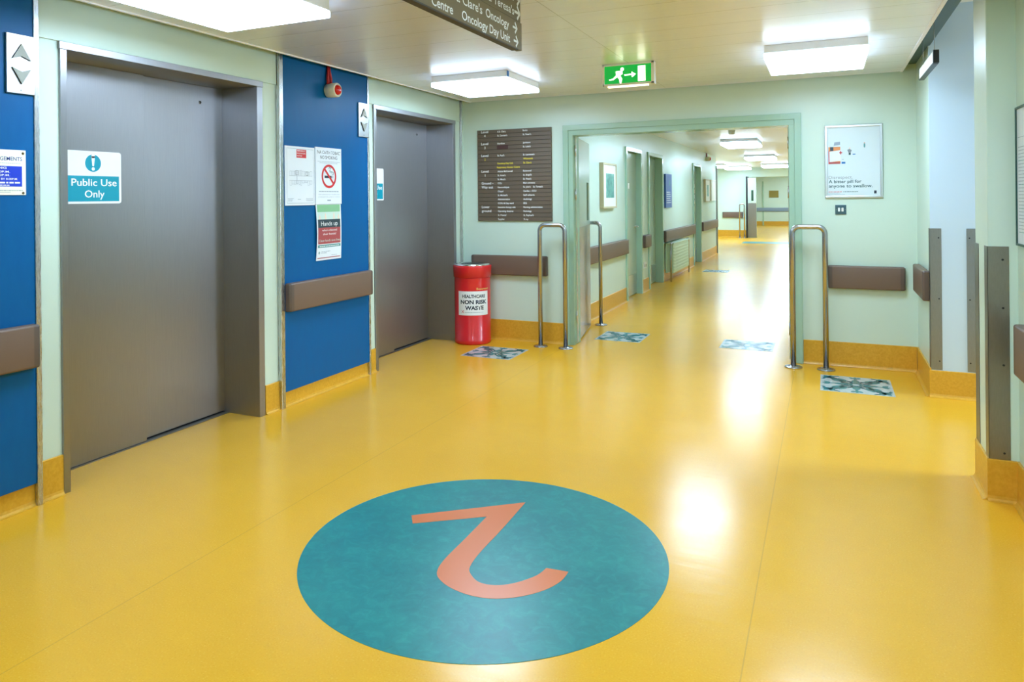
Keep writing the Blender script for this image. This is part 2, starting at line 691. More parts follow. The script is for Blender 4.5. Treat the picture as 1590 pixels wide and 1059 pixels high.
# stub of wall beside the doorway: mint towards the lobby, the end in the side passage tinted blue as by cool daylight
mb = MB()
mb.box(XR, XR + 0.012, 5.866, YF, 0, TOP, 'mint_paint')
mb.box(XR + 0.012, 0.935, 5.866, YF, 0, TOP, 'daylight_blue_tint')
mb.box(XR, XR + 0.012, 5.860, 5.866, 0, TOP, 'daylight_blue_tint')
mb.box(XR + 0.012, 0.935, 5.860, 5.866, 0, TOP, 'daylight_blue_tint')
struct(mb.build('wall_stub', loc=(0.8, 6.2, 0)))

# near wall and its end pier
mb = MB()
mb.box(0.672, XN + 0.2, 3.985, 4.285, 0, TOP, 'mint_paint', 0.004)
mb.box(XN, XN + 0.2, YB, 3.985, 0, TOP, 'mint_paint')
struct(mb.build('wall_right', loc=(XN, 3, 0)))

mb = MB(); mb.box(XL - 0.4, XN + 0.2, YB - 0.2, YB, 0, TOP, 'mint_paint')
struct(mb.build('wall_back', loc=(-1, YB, 0)))

# side passage, closed by a window
mb = MB()
mb.box(XN + 0.2, XE, 4.0, 4.12, 0, TOP, 'daylight_blue_tint')
mb.box(0.935, XE, 6.45, 6.62, 0, TOP, 'daylight_blue_tint')
struct(mb.build('wall_passage', loc=(2.5, 5, 0)))
mb = MB()
mb.box(XE, XE + 0.15, 4.0, 6.62, 0, 0.9, 'daylight_blue_tint')
mb.box(XE, XE + 0.15, 4.0, 6.62, 2.4, TOP, 'daylight_blue_tint')
mb.box(XE, XE + 0.15, 4.0, 4.35, 0.9, 2.4, 'daylight_blue_tint')
mb.box(XE, XE + 0.15, 5.95, 6.62, 0.9, 2.4, 'daylight_blue_tint')
struct(mb.build('wall_end', loc=(XE, 5, 0)))
mb = MB()
for y in (4.35, 5.12, 5.90):
    mb.box(XE + 0.03, XE + 0.08, y, y + 0.05, 0.9, 2.4, 'white_plastic', 0.004)
for z in (0.9, 1.62, 2.35):
    mb.box(XE + 0.03, XE + 0.08, 4.35, 5.95, z, z + 0.05, 'white_plastic', 0.004)
struct(mb.build('window_1', loc=(XE, 5.15, 0.9)))

# corridor walls
DOORS = [(9.70, 10.52, 0.055), (11.07, 12.03, 0.10), (15.20, 16.10, 0.08)]
mb = MB()
ys = [YF + 0.17] + [q for d in DOORS for q in d[:2]] + [18.62]
for a, c in zip(ys[0::2], ys[1::2]):
    mb.box(XC - 0.22, XC, a, c, 0, 2.44, 'mint_paint')
for a, c, _ in DOORS:
    mb.box(XC - 0.22, XC, a, c, 2.05, 2.44, 'mint_paint')
    mb.box(XC - 0.30, XC - 0.22, a - 0.1, c + 0.1, 0, 2.2, 'mint_paint')
struct(mb.build('wall_corridor_left', loc=(XC, 12, 0)))
mb = MB(); mb.box(-0.06, 0.10, YF + 0.17, 37.5, 0, 2.44, 'mint_paint')
struct(mb.build('wall_corridor_right', loc=(0, 20, 0)))
mb = MB()
mb.box(XC - 1.9, XC - 1.7, 18.6, 26.5, 0, 2.44, 'mint_paint')
mb.box(XC - 1.9, XC - 0.22, 18.42, 18.62, 0, 2.44, 'mint_paint')
struct(mb.build('wall_bay', loc=(XC - 1.8, 22, 0)))
mb = MB()
mb.box(XC - 1.9, -2.42, 26.3, 26.5, 0, 2.44, 'mint_paint')
mb.box(-2.42, -0.06, 26.3, 26.5, 2.05, 2.44, 'mint_paint')
struct(mb.build('wall_cross', loc=(-3, 26.3, 0)))
mb = MB()
mb.box(-3.6, 0.1, 37.0, 37.2, 0, 2.44, 'mint_paint')
mb.box(-3.6, -3.4, 26.5, 37.2, 0, 2.44, 'mint_paint')
struct(mb.build('wall_end', loc=(-1.5, 37, 0)))


# ------------------------------------------------------------------ coved skirtings
def skirt(name, a, c, n, h=0.19, t=0.010):
    """skirting from a to c (floor points), n = unit vector into the room"""
    a, c, n = Vector((a[0], a[1], 0)), Vector((c[0], c[1], 0)), Vector((n[0], n[1], 0))
    prof = [(0, 0), (0.030, 0), (0.030, 0.0015), (0.020, 0.004), (0.013, 0.012), (t, 0.024), (t, h - 0.003), (t - 0.003, h), (0, h)]
    mb = MB()
    mb.prism([a + n * u + Z_ * v for u, v in prof], c - a, 'skirting_vinyl')
    return struct(mb.build(name))


skirt('baseboard_left', (XL, YB), (XL, 2.305), (1, 0))
skirt('baseboard_left', (XL, 3.70), (XL, 4.985), (1, 0))
skirt('baseboard_left', (XL, 6.425), (XL, YF - 0.012), (1, 0))
skirt('baseboard_far', (XL + 0.012, YF), (-2.268, YF), (0, -1), 0.2)
skirt('baseboard_far', (-0.175, YF), (XR - 0.012, YF), (0, -1), 0.2)
skirt('baseboard_stub', (XR, YF), (XR, 5.852), (-1, 0), 0.2)
skirt('baseboard_stub', (XR - 0.0112, 5.86), (0.945, 5.86), (0, -1), 0.185)
skirt('baseboard_pier', (0.672, 4.285), (0.672, 3.977), (-1, 0), 0.19)
skirt('baseboard_pier', (0.6608, 3.985), (XN - 0.01, 3.985), (0, -1), 0.19)
skirt('baseboard_right', (XN, 3.985), (XN, YB), (-1, 0), 0.19)
skirt('baseboard_back', (XL, YB), (XN, YB), (0, 1), 0.19)
skirt('baseboard_passage', (0.945, 6.45), (XE, 6.45), (0, -1), 0.19)
sk = [(YF + 0.18, 9.64), (10.58, 11.01), (12.09, 15.14), (16.16, 18.62)]
for a, c in sk:
    skirt('baseboard_corridor', (XC, a), (XC, c), (1, 0), 0.19)
skirt('baseboard_corridor', (-0.06, YF + 0.18), (-0.06, 37), (-1, 0), 0.19)
skirt('baseboard_cross', (XC - 1.7, 26.3), (-2.42, 26.3), (0, -1), 0.24)
skirt('baseboard_end', (-3.4, 37.0), (-0.1, 37.0), (0, -1), 0.2)


# ------------------------------------------------------------------ lifts (door_1, door_2)
def lift(name, y0, y1, seam):
    r = setting(name, (XL, (y0 + y1) / 2, 0))
    fx = XL + 0.014
    dx = -3.612
    mb = MB()
    mb.box(dx - 0.03, fx, y0, y0 + 0.034, 0, 2.142, 'brushed_steel', 0.0015)
    mb.box(dx - 0.03, fx, y1 - 0.05, y1, 0, 2.142, 'brushed_steel', 0.0015)
    mb.box(dx - 0.03, fx + 0.003, y0 - 0.004, y1 + 0.004, 2.142, 2.178, 'brushed_steel', 0.0015)
    mb.build('door_frame', None, r)
    a, c = y0 + 0.034, y1 - 0.05
    mb = MB(); mb.box(dx - 0.01, dx + 0.012, a, seam, 0.008, 2.142, 'brushed_steel', 0.002)
    p1 = mb.build('door_panel', None, r)
    mb = MB(); mb.box(dx - 0.035, dx - 0.014, seam - 0.03, c, 0.014, 2.142, 'brushed_steel', 0.002)
    p2 = mb.build('door_panel', None, r)
    mb = MB(); mb.lathe((dx - 0.014, c - 0.19, 2.035), [(0.011, 0), (0.011, 0.002), (0.009, 0.003)], 'bright_steel', 20, 'X')
    mb.lathe((dx - 0.011, c - 0.19, 2.035), [(0.0088, 0), (0.0088, 0.0006)], 'dark_gap', 20, 'X')
    mb.build('release_hole', None, p2)
    mb = MB()
    mb.box(dx - 0.06, dx + 0.022, a, c, 0, 0.006, 'guard_steel')
    mb.box(dx - 0.05, dx - 0.012, seam, c, 0.006, 0.0065, 'dark_gap')
    mb.build('door_sill', None, r)
    return r


l1 = lift('door_1', 2.305, 3.69, 3.005)
l2 = lift('door_2', 4.985, 6.42, 5.69)
tag(l1, 'steel lift doors nearest the camera, left of the wide blue panel', 'lift doors')
tag(l2, 'steel lift doors beside the red waste bin', 'lift doors')


def public_sign(y, label):
    """white sign with a teal foot stuck to the leading lift door"""
    x = -3.5985
    y0, y1, z0, z1 = y, y + 0.345, 1.394, 1.678
    t = thing('mandatory_sign', label, 'sign', (x, (y0 + y1) / 2, z0), 'public use signs on the lift doors')
    mb = MB()
    out = []
    w_, h_, r_ = y1 - y0, z1 - z0, 0.014
    for cx, cz, a0 in ((w_ - r_, r_, -90), (w_ - r_, h_ - r_, 0), (r_, h_ - r_, 90), (r_, r_, 180)):
        for k in range(5):
            an = math.radians(a0 + k * 22.5)
            out.append((x, y0 + cx + r_ * math.cos(an), z0 + cz + r_ * math.sin(an)))
    mb.prism(out, (0.0015, 0, 0), 'white')
    mb.build('backing', None, t)
    f = face_left(x + 0.0015, y0, z0)
    f.rect(0.016, 0.012, w_ - 0.014, 0.150, 'sign_teal', 1, 'colour_panel')
    f.text('Public Use', w_ / 2 + 0.008, 0.096, 0.038, 'white', 2, align='C', width=w_ - 0.075, bold=0.012)
    f.text('Only', w_ / 2 + 0.008, 0.034, 0.038, 'white', 2, align='C', bold=0.012, width=0.118)
    f.disc(w_ / 2, 0.219, 0.047, 'sign_teal', 1, 'symbol')
    f.poly([(w_ / 2 - 0.011, 0.257), (w_ / 2 - 0.005, 0.203), (w_ / 2 + 0.005, 0.203), (w_ / 2 + 0.011, 0.257)], 'white', 2, 'symbol')
    f.disc(w_ / 2, 0.257, 0.011, 'white', 2, 'symbol', n=16)
    f.disc(w_ / 2, 0.188, 0.0095, 'white', 2, 'symbol', n=16)
    f.build(t)
    return t


public_sign(2.502, 'white and teal Public Use Only sign on the lift door nearest the camera')
public_sign(5.190, 'Public Use Only sign half hidden by the frame of the lift near the bin')


# ------------------------------------------------------------------ blue panels with steel edge strips
def blue_panel(y0, y1, label):
    t = thing('wall_panel', label, 'wall panel', (XL, (y0 + y1) / 2, 0.1), 'blue wall panels between the lifts')
    mb = MB(); mb.box(XL + 0.0005, XL + 0.026, y0, y1, 0.105, 2.50, 'blue_laminate', 0.001)
    mb.build('panel', None, t)
    return t


def edge_strip(t, y0, y1):
    mb = MB(); mb.box(XL + 0.0005, XL + 0.032, y0, y1, 0.0, 2.50, 'bright_steel', 0.002)
    s = mb.build('edge_strip', None, t)
    return s


p = blue_panel(0.9, 2.165, 'blue wall panel with a white visiting notice, nearest the camera')
edge_strip(p, 2.165, 2.19)
p = blue_panel(3.868, 4.868, 'wide blue wall panel between the two lifts')
edge_strip(p, 3.832, 3.868)
edge_strip(p, 4.868, 4.888)
mb = MB(); mb.box(XL + 0.0005, XL + 0.022, 6.535, 6.555, 0.0, 2.50, 'bright_steel', 0.002)
struct(mb.build('trim_1'))


# ------------------------------------------------------------------ brown wall rails
def crash_rail(a, c, n, z0, z1, label, group='brown crash rails along the walls', d=0.07, m='brown_rail'):
    a, c, n = Vector((a[0], a[1], 0)), Vector((c[0], c[1], 0)), Vector((n[0], n[1], 0))
    L = (c - a).normalized()
    t = thing('wall_rail', label, 'wall rail', tuple((a + c) / 2 + Z_ * z0), group)
    h = z1 - z0
    r = 0.012
    prof = [(0.004, 0)]
    for cx, cz, a0 in ((d - r, r, -90), (d - r, h - r, 0)):
        for k in range(4):
            an = math.radians(a0 + k * 30)
            prof.append((cx + r * math.cos(an), cz + r * math.sin(an)))
    prof.append((0.004, h))
    cap = 0.035
    mb = MB(); mb.prism([a + L * cap + n * u + Z_ * (z0 + v_) for u, v_ in prof], (c - a) - L * 2 * cap, m)
    mb.build('cover', None, t, smooth_angle=0.6)
    for q, s in ((a, 1), (c, -1)):
        mb = MB()
        e0 = q + L * s * cap
        ring0 = [e0 + n * u + Z_ * (z0 + v_) for u, v_ in prof]
        ring1 = [q + L * s * 0.010 + n * u + Z_ * (z0 + v_) for u, v_ in prof]
        ring2 = [q + n * max(0.004, u - 0.012) + Z_ * (z0 + min(max(v_, 0.008), h - 0.008)) for u, v_ in prof]
        i = mb.mi('rail_end' if m == 'brown_rail' else m)
        R = [[mb.bm.verts.new(p_) for p_ in ring] for ring in (ring0, ring1, ring2)]
        k = len(prof)
        fs = []
        for A, B in zip(R, R[1:]):
            for j in range(k):
                fs.append(mb.bm.faces.new((A[j], A[(j + 1) % k], B[(j + 1) % k], B[j])))
        fs.append(mb.bm.faces.new(R[0])); fs.append(mb.bm.faces.new(R[-1]))
        bmesh.ops.recalc_face_normals(mb.bm, faces=fs)
        mb.build('end_cap', None, t, smooth_angle=0.6)
    return t


XP = XL + 0.026
crash_rail((XP, 3.875), (XP, 4.862), (1, 0), 0.648, 0.84, 'brown wall rail across the wide blue panel between the lifts', d=0.05)
crash_rail((XP, 1.10), (XP, 2.160), (1, 0), 0.648, 0.845, 'brown wall rail on the blue panel with the visiting notice', d=0.05)
crash_rail((XL + 0.10, YF), (-2.435, YF), (0, -1), 0.645, 0.838, 'brown wall rail behind the red waste bin', d=0.05)
crash_rail((0.012, YF), (0.568, YF), (0, -1), 0.640, 0.826, 'brown wall rail below the pill poster', d=0.05)
crash_rail((XR, 6.50), (XR, 5.885), (-1, 0), 0.655, 0.865, 'short brown wall rail on the wall stub beside the hanging sign', d=0.045)
crash_rail((XN, 3.86), (XN, 1.6), (-1, 0), 0.605, 0.83, 'brown wall rail under the notice frame past the near steel guard', d=0.045)
crash_rail((XC, 7.75), (XC, 9.60), (1, 0), 0.648, 0.84, 'brown corridor rail beneath the framed green picture', d=0.06)
crash_rail((XC, 10.60), (XC, 11.0), (1, 0), 0.655, 0.84, 'very short brown corridor rail between two neighbouring doors', d=0.06)
crash_rail((XC, 12.10), (XC, 15.13), (1, 0), 0.650, 0.84, 'brown corridor rail above the radiator', d=0.06)
crash_rail((XC, 16.17), (XC, 18.55), (1, 0), 0.650, 0.845, 'brown corridor rail beneath the pair of white framed pictures', d=0.06)
crash_rail((-3.23, 26.3), (-2.56, 26.3), (0, -1), 0.665, 0.865, 'small brown rail on the cross wall at the corridor end', d=0.05)
crash_rail((-3.0, 37.0), (-0.4, 37.0), (0, -1), 0.66, 0.84, 'long blue grey rail on the farthest wall under the plaque', 'blue grey rail', d=0.05, m='blue_grey_rail')


# ------------------------------------------------------------------ things on the lift wall
def arrow_plate(y0, y1, label):
    x = XP + 0.0005
    z0, z1 = 1.896, 2.165
    t = thing('lift_arrow_plate', label, 'lift indicator', (x, (y0 + y1) / 2, z0), 'lift direction plates')
    mb = MB(); mb.box(x, x + 0.012, y0, y1, z0, z1, 'plate_steel', 0.002)
    mb.build('plate', None, t)
    w_ = y1 - y0
    yc = y0 + w_ / 2
    for s, zc, nm in ((1, z0 + 0.190, 'up_arrow'), (-1, z0 + 0.080, 'down_arrow')):
        hw, hh = 0.043, 0.036
        P = [(-hw, -hh * s), (0, hh * s), (hw, -hh * s), (0, -hh * 0.55 * s)]
        mb = MB()
        mb.prism([(x + 0.012, yc + a, zc + c) for a, c in P], (0.006, 0, 0), 'dark_gap')
        mb.prism([(x + 0.018, yc + a, zc + c) for a, c in P], (0.0015, 0, 0), 'arrow_face')
        mb.build(nm, None, t)
    for z in (z0 + 0.016, z1 - 0.018):
        mb = MB(); mb.lathe((x + 0.012, yc, z), [(0.004, 0), (0.0035, 0.001)], 'guard_steel', 12, 'X')
        mb.build('screw', None, t)
    return t


arrow_plate(2.037, 2.166, 'steel lift arrow plate above the visiting notice')
arrow_plate(4.738, 4.872, 'steel lift arrow plate near the red beacon on the wide blue panel')

# visiting notice
x = XP + 0.0005
y0, y1, z0, z1 = 1.815, 2.124, 1.437, 1.640
t = thing('visiting_notice', 'cream visiting notice with a royal blue box on the nearest blue panel', 'notice', (x, (y0 + y1) / 2, z0))
mb = MB(); mb.box(x, x + 0.004, y0, y1, z0, z1, 'cream', 0.001); mb.build('board', None, t)
f = face_left(x + 0.004, y0, z0)
W = y1 - y0
f.text('VISITING ARRANGEMENTS', W - 0.017, 0.155, 0.017, 'navy', 1, align='R', width=0.272, bold=0.008)
f.dashes(0.02, W - 0.022, 0.142, 0.002, 'ink_soft', 1, seed=3)
f.rect(0.02, 0.038, W - 0.018, 0.130, 'royal_blue', 1, 'colour_panel')
f.text('VISITING', W / 2 + 0.018, 0.117, 0.009, 'white', 2, align='C', bold=0.02, width=0.10)
f.text('2.00P.M. - 4.00P.M.', W - 0.072, 0.100, 0.0085, 'white', 2, align='R', bold=0.015, width=0.17)
f.text('6.30P.M. - 8.00P.M.', W - 0.072, 0.085, 0.0085, 'white', 2, align='R', bold=0.015, width=0.17)
f.text('VISITORS MUST LEAVE BY 8.00P.M.', W - 0.038, 0.068, 0.0085, 'white', 2, align='R', bold=0.015, width=0.23)
f.dashes(0.03, W - 0.028, 0.052, 0.007, 'white', 2, seed=5)
f.dashes(0.03, W - 0.075, 0.042, 0.004, 'white', 2, seed=6)
f.dashes(0.02, W - 0.010, 0.019, 0.003, 'ink_grey', 1, seed=7)
f.dashes(0.02, W - 0.070, 0.012, 0.002, 'ink_grey', 1, seed=8)
f.build(t)
for yy in (y0 + 0.012, y1 - 0.013):
    for zz in (z0 + 0.009, z1 - 0.014):
        mb = MB(); mb.lathe((x + 0.004, yy, zz), [(0.006, 0), (0.005, 0.002)], 'screw_brown', 14, 'X'); mb.build('screw', None, t)

# evacuation plan
y0, y1, z0, z1 = 3.880, 4.193, 1.366, 1.774
t = thing('evacuation_plan', 'white evacuation plan with a red heading block on the blue panel', 'notice', (x, (y0 + y1) / 2, z0))
mb = MB(); mb.box(x, x + 0.008, y0, y1, z0, z1, 'paper', 0.0015); mb.build('board', None, t)
f = face_left(x + 0.008, y0, z0)
W, H = y1 - y0, z1 - z0
b0 = 0.016
f.line([(b0, b0), (W - b0, b0), (W - b0, H - b0), (b0, H - b0), (b0, b0)], 0.0022, 'ink_soft', 1, 'border')
f.rect(0.116, H - 0.078, 0.220, H - 0.020, 'red', 1, 'heading')
f.text('EMERGENCY', 0.122, H - 0.034, 0.009, 'white', 2, width=0.088, bold=0.01)
f.text('EVACUATION', 0.122, H - 0.051, 0.009, 'white', 2, width=0.088, bold=0.01)
f.text('NOTICE', 0.122, H - 0.068, 0.009, 'white', 2, width=0.052, bold=0.01)
rr = random.Random(11)
u = 0.045
f.line([(0.04, 0.172), (W - 0.03, 0.172)], 0.0018, 'ink_soft', 1, 'floor_plan')
f.line([(0.04, 0.205), (W - 0.03, 0.205)], 0.0018, 'ink_soft', 1, 'floor_plan')
while u < W - 0.05:
    wd = rr.uniform(0.012, 0.028)
    top = 0.205 + rr.uniform(0.02, 0.04)
    f.line([(u, 0.205), (u, top), (u + wd, top), (u + wd, 0.205)], 0.0016, 'ink_soft', 1, 'floor_plan')
    bot = 0.172 - rr.uniform(0.012, 0.035)
    f.line([(u, 0.172), (u, bot), (u + wd, bot), (u + wd, 0.172)], 0.0016, 'ink_soft', 1, 'floor_plan')
    u += wd + 0.004
f.line([(0.118, 0.245), (0.118, 0.145)], 0.004, 'ink_soft', 2, 'floor_plan')
f.line([(0.10, 0.24), (0.135, 0.24), (0.135, 0.215), (0.10, 0.215), (0.10, 0.24)], 0.003, 'ink_grey', 2, 'floor_plan')
f.line([(0.215, 0.235), (0.24, 0.235), (0.24, 0.21), (0.215, 0.21), (0.215, 0.235)], 0.003, 'ink_grey', 2, 'floor_plan')
for k, v_ in enumerate((0.046, 0.038, 0.030)):
    f.dashes(0.025, 0.085 - k * 0.008, v_, 0.003, 'ink_soft', 1, seed=20 + k)
    f.dashes(0.215, W - 0.024, v_, 0.003, 'ink_soft', 1, seed=30 + k)
f.dashes(0.128, 0.160, 0.040, 0.004, 'ink_soft', 1, seed=41)
f.build(t)

# no smoking sign
y0, y1, z0, z1 = 4.202, 4.507, 1.372, 1.784
t = thing('no_smoking_sign', 'white no smoking sign with a red crossed circle on the blue panel', 'sign', (x, (y0 + y1) / 2, z0))
mb = MB(); mb.box(x, x + 0.010, y0, y1, z0, z1, 'paper', 0.0015); mb.build('board', None, t)
f = face_left(x + 0.010, y0, z0)
W, H = y1 - y0, z1 - z0
f.text("'NA CAITH TOBAC'", W / 2, H - 0.047, 0.024, 'ink', 1, align='C', width=W - 0.03)
f.text('NO SMOKING', W / 2, H - 0.083, 0.024, 'ink', 1, align='C', width=0.20)
f.dashes(0.022, W - 0.02, H - 0.104, 0.003, 'ink_soft', 1, seed=51)
f.dashes(0.045, W - 0.05, H - 0.114, 0.003, 'ink_soft', 1, seed=52)
cu, cv, R = W / 2, 0.203, 0.087
f.rect(cu - 0.052, cv - 0.013, cu + 0.030, cv + 0.005, 'ink', 1, 'symbol')
f.rect(cu + 0.034, cv - 0.013, cu + 0.040, cv + 0.005, 'ink_soft', 1, 'symbol')
f.rect(cu + 0.044, cv - 0.013, cu + 0.050, cv + 0.005, 'ink_soft', 1, 'symbol')
sm = catmull([(cu + 0.046, cv + 0.010), (cu + 0.052, cv + 0.030), (cu + 0.020, cv + 0.036), (cu + 0.012, cv + 0.052), (cu + 0.026, cv + 0.064), (cu + 0.010, cv + 0.068), (cu - 0.002, cv + 0.056)], 4)
f.line(sm, 0.005, 'poster_teal', 1, 'symbol')
sm = catmull([(cu + 0.036, cv + 0.012), (cu + 0.036, cv + 0.024), (cu + 0.012, cv + 0.030), (cu + 0.002, cv + 0.046)], 4)
f.line(sm, 0.004, 'ink_soft', 1, 'symbol')
f.ring(cu, cv, R * 0.80, R, 'red', 2, 'symbol')
a = math.radians(45)
f.line([(cu - R * 0.86 * math.cos(a), cv + R * 0.86 * math.sin(a)), (cu + R * 0.86 * math.cos(a), cv - R * 0.86 * math.sin(a))], 0.017, 'red', 3, 'symbol')
f.dashes(0.035, W - 0.035, 0.088, 0.007, 'ink_soft', 1, seed=53)
f.text('FOR ASSISTANCE TELEPHONE', W / 2, 0.066, 0.007, 'ink_soft', 1, align='C', width=W - 0.06)
f.text('CONFIDENTIAL LINE 01 414 0016', W / 2, 0.049, 0.007, 'ink_soft', 1, align='C', width=W - 0.045)
f.dashes(cu - 0.022, cu + 0.024, 0.022, 0.010, 'ink_soft', 1, seed=54)
f.build(t)

# hand hygiene poster, its sheet bowing slightly off the panel
y0, y1, z0, z1 = 4.204, 4.500, 0.965, 1.3705
t = thing('hand_hygiene_poster', 'hand washing poster with dark and red bands below the no smoking sign', 'poster', (x, (y0 + y1) / 2, z0))
W, H = y1 - y0, z1 - z0


def bow(u, v, off):
    k = v / H
    return Vector((x + 0.003 + 0.012 * math.sin(PI * k) * (0.4 + 0.6 * (1 - u / W)) + off, y0 + u, z0 + v))


mb = MB()
NB = 16
P = [[bow(W * a, H * k / NB, 0.0) for a in (0, 1)] for k in range(NB + 1)]
for k in range(NB):
    mb.face([P[k][0], P[k][1], P[k + 1][1], P[k + 1][0]], 'paper')
bmesh.ops.remove_doubles(mb.bm, verts=mb.bm.verts[:], dist=1e-5)
g = bmesh.ops.extrude_face_region(mb.bm, geom=mb.bm.faces[:])
bmesh.ops.translate(mb.bm, verts=[e for e in g['geom'] if isinstance(e, bmesh.types.BMVert)], vec=(0.0012, 0, 0))
bmesh.ops.recalc_face_normals(mb.bm, faces=mb.bm.faces[:])
mb.build('sheet', None, t)
f = Face((0, 0, 0), Y_, Z_, X_, 0.0005, fn=lambda u, v, o: bow(u, v, o + 0.0012))


def band(v0, v1, m, part, layer=1, n=4, u0=0.012, u1=None):
    u1 = u1 or W - 0.012
    for k in range(n):
        a_, c_ = v0 + (v1 - v0) * k / n, v0 + (v1 - v0) * (k + 1) / n
        f.rect(u0, a_, u1, c_, m, layer, part)


band(0.350, 0.402, 'poster_green', 'hands_print')
band(0.296, 0.350, 'poster_green_pale', 'hands_print')
for uu, hh in ((0.035, 0.030), (0.105, 0.042), (0.205, 0.044), (0.262, 0.034)):
    f.poly([(uu - 0.009, 0.297), (uu + 0.009, 0.297), (uu + 0.007, 0.297 + hh * 0.7), (uu + 0.003, 0.297 + hh), (uu - 0.003, 0.297 + hh), (uu - 0.007, 0.297 + hh * 0.7)], 'skin', 2, 'hands_print')
band(0.236, 0.296, 'poster_dark', 'heading')
f.text('Hands up', W / 2, 0.250, 0.032, 'white', 2, align='C', width=0.20)
band(0.118, 0.236, 'poster_red', 'red_band')
f.text("who's cleaned", W / 2, 0.210, 0.015, 'white', 2, align='C', width=0.18)
f.text('their hands?', W / 2, 0.182, 0.015, 'white', 2, align='C', width=0.16)
f.text('Clean hands save lives', W / 2, 0.134, 0.017, 'poster_green_pale', 2, align='C', width=W - 0.04)
band(0.092, 0.112, 'poster_teal', 'teal_band')
f.dashes(0.03, W - 0.03, 0.098, 0.006, 'white', 2, seed=61)
f.dashes(0.055, 0.165, 0.060, 0.004, 'ink_soft', 1, seed=62)
f.dashes(0.055, 0.125, 0.050, 0.004, 'ink_soft', 1, seed=63)
f.ring(0.030, 0.055, 0.004, 0.009, 'poster_teal', 1, 'emblem', n=16)
f.dashes(0.175, 0.24, 0.030, 0.003, 'ink_soft', 1, seed=64)
band(0.014, 0.020, 'poster_red', 'print', n=1)
f.build(t)


# alarm beacons: cream sounder with a red lens under a red cable loop
def beacon(x, y, z, label):
    t = thing('alarm_beacon', label, 'alarm beacon', (x, y, z - 0.06), 'red alarm beacons')
    mb = MB()
    mb.lathe((x, y, z), [(0.040, 0), (0.050, 0.006), (0.052, 0.05), (0.052, 0.088), (0.048, 0.094), (0.040, 0.094), (0.038, 0.085)], 'beacon_cream', 32, 'X')
    mb.build('housing', None, t)
    mb = MB()
    mb.lathe((x + 0.084, y, z), [(0.036, 0), (0.036, 0.010), (0.031, 0.020), (0.020, 0.027), (0.006, 0.029)], 'beacon_red', 28, 'X')
    mb.build('lens', None, t)
    for dy in (-0.017, 0.015):
        mb = MB()
        mb.tube([(x + 0.02, y + dy, z + 0.045), (x + 0.018, y + dy * 1.1, z + 0.09), (x + 0.014, y + dy * 0.6, z + 0.14), (x + 0.010, y + dy * 0.2, z + 0.21)], [0.011, 0.011, 0.009, 0.008], 'cable_red', 12)
        mb.build('cable', None, t)
    return t


beacon(XP + 0.0005, 4.36, 2.205, 'alarm beacon with a red lens high on the wide blue panel')
beacon(XC + 0.0005, 17.0, 2.25, 'small alarm beacon high on the corridor wall by white pictures')


# ------------------------------------------------------------------ wall with the doorway
# door frame, two leaves opened into the corridor
r = setting('door_3', (-1.22, YF, 0))
mb = MB()
y_ = YF
for xa, xb, d in ((-2.265, -2.212, 0.030), (-2.222, -2.168, 0.018)):
    mb.box(xa, xb, y_ - d, y_ + 0.17, 0, 2.042 if d > 0.02 else 1.994, 'mint_gloss', 0.003)
for xa, xb, d in ((-0.231, -0.178, 0.030), (-0.275, -0.221, 0.018)):
    mb.box(xa, xb, y_ - d, y_ + 0.17, 0, 2.042 if d > 0.02 else 1.994, 'mint_gloss', 0.003)
mb.box(-2.265, -0.178, y_ - 0.030, y_ + 0.17, 2.040, 2.090, 'mint_gloss', 0.003)
mb.box(-2.222, -0.221, y_ - 0.018, y_ + 0.17, 1.992, 2.045, 'mint_gloss', 0.003)
mb.build('door_frame', None, r)


def leaf(hx, hy, ang, width, sgn, kick):
    """leaf hung at (hx, hy); ang = direction it points (degrees from +X)"""
    d = Vector((math.cos(math.radians(ang)), math.sin(math.radians(ang)), 0))
    n = Vector((-d.y, d.x, 0)) * sgn
    o = Vector((hx, hy, 0))
    T = 0.045

    def blk(mb, a, c, t0, t1, z0, z1, m):
        P = [o + d * a + n * t0, o + d * c + n * t0, o + d * c + n * t1, o + d * a + n * t1]
        mb.prism([(p_.x, p_.y, z0) for p_ in P], (0, 0, z1 - z0), m)
    mb = MB()
    va, vb, vz0, vz1 = width - 0.24, width - 0.09, 1.16, 1.56
    blk(mb, 0, va, 0, T, 0.012, 1.985, 'mint_door')
    blk(mb, vb, width, 0, T, 0.012, 1.985, 'mint_door')
    blk(mb, va, vb, 0, T, 0.012, vz0, 'mint_door')
    blk(mb, va, vb, 0, T, vz1, 1.985, 'mint_door')
    lf = mb.build('door_leaf', None, r)
    mb = MB(); blk(mb, va, vb, T * 0.4, T * 0.6, vz0, vz1, 'glass_dark'); mb.build('vision_panel', None, lf)
    mb = MB()
    blk(mb, 0.004, width - 0.004, T, T + 0.002, 0.02, kick, 'tube_steel')
    blk(mb, 0.004, width - 0.004, -0.002, 0, 0.02, kick, 'tube_steel')
    mb.build('kick_plate', None, lf)
    for z in (0.22, 1.38, 1.80):
        mb = MB()
        blk(mb, -0.002, 0.0, 0.006, T - 0.006, z, z + 0.10, 'bright_steel')
        mb.tube([tuple(o - d * 0.006 + n * (0.002) + Z_ * z), tuple(o - d * 0.006 + n * (0.002) + Z_ * (z + 0.10))], 0.007, 'bright_steel', 10)
        mb.build('hinge', None, lf)
    return lf


leaf(-2.160, YF + 0.045, 99.5, 0.99, 1, 1.11)
leaf(-0.283, YF + 0.045, 86.5, 0.90, -1, 1.11)
tag(r, 'wide doorway with painted mint frame and open leaves into the corridor', 'doorway')

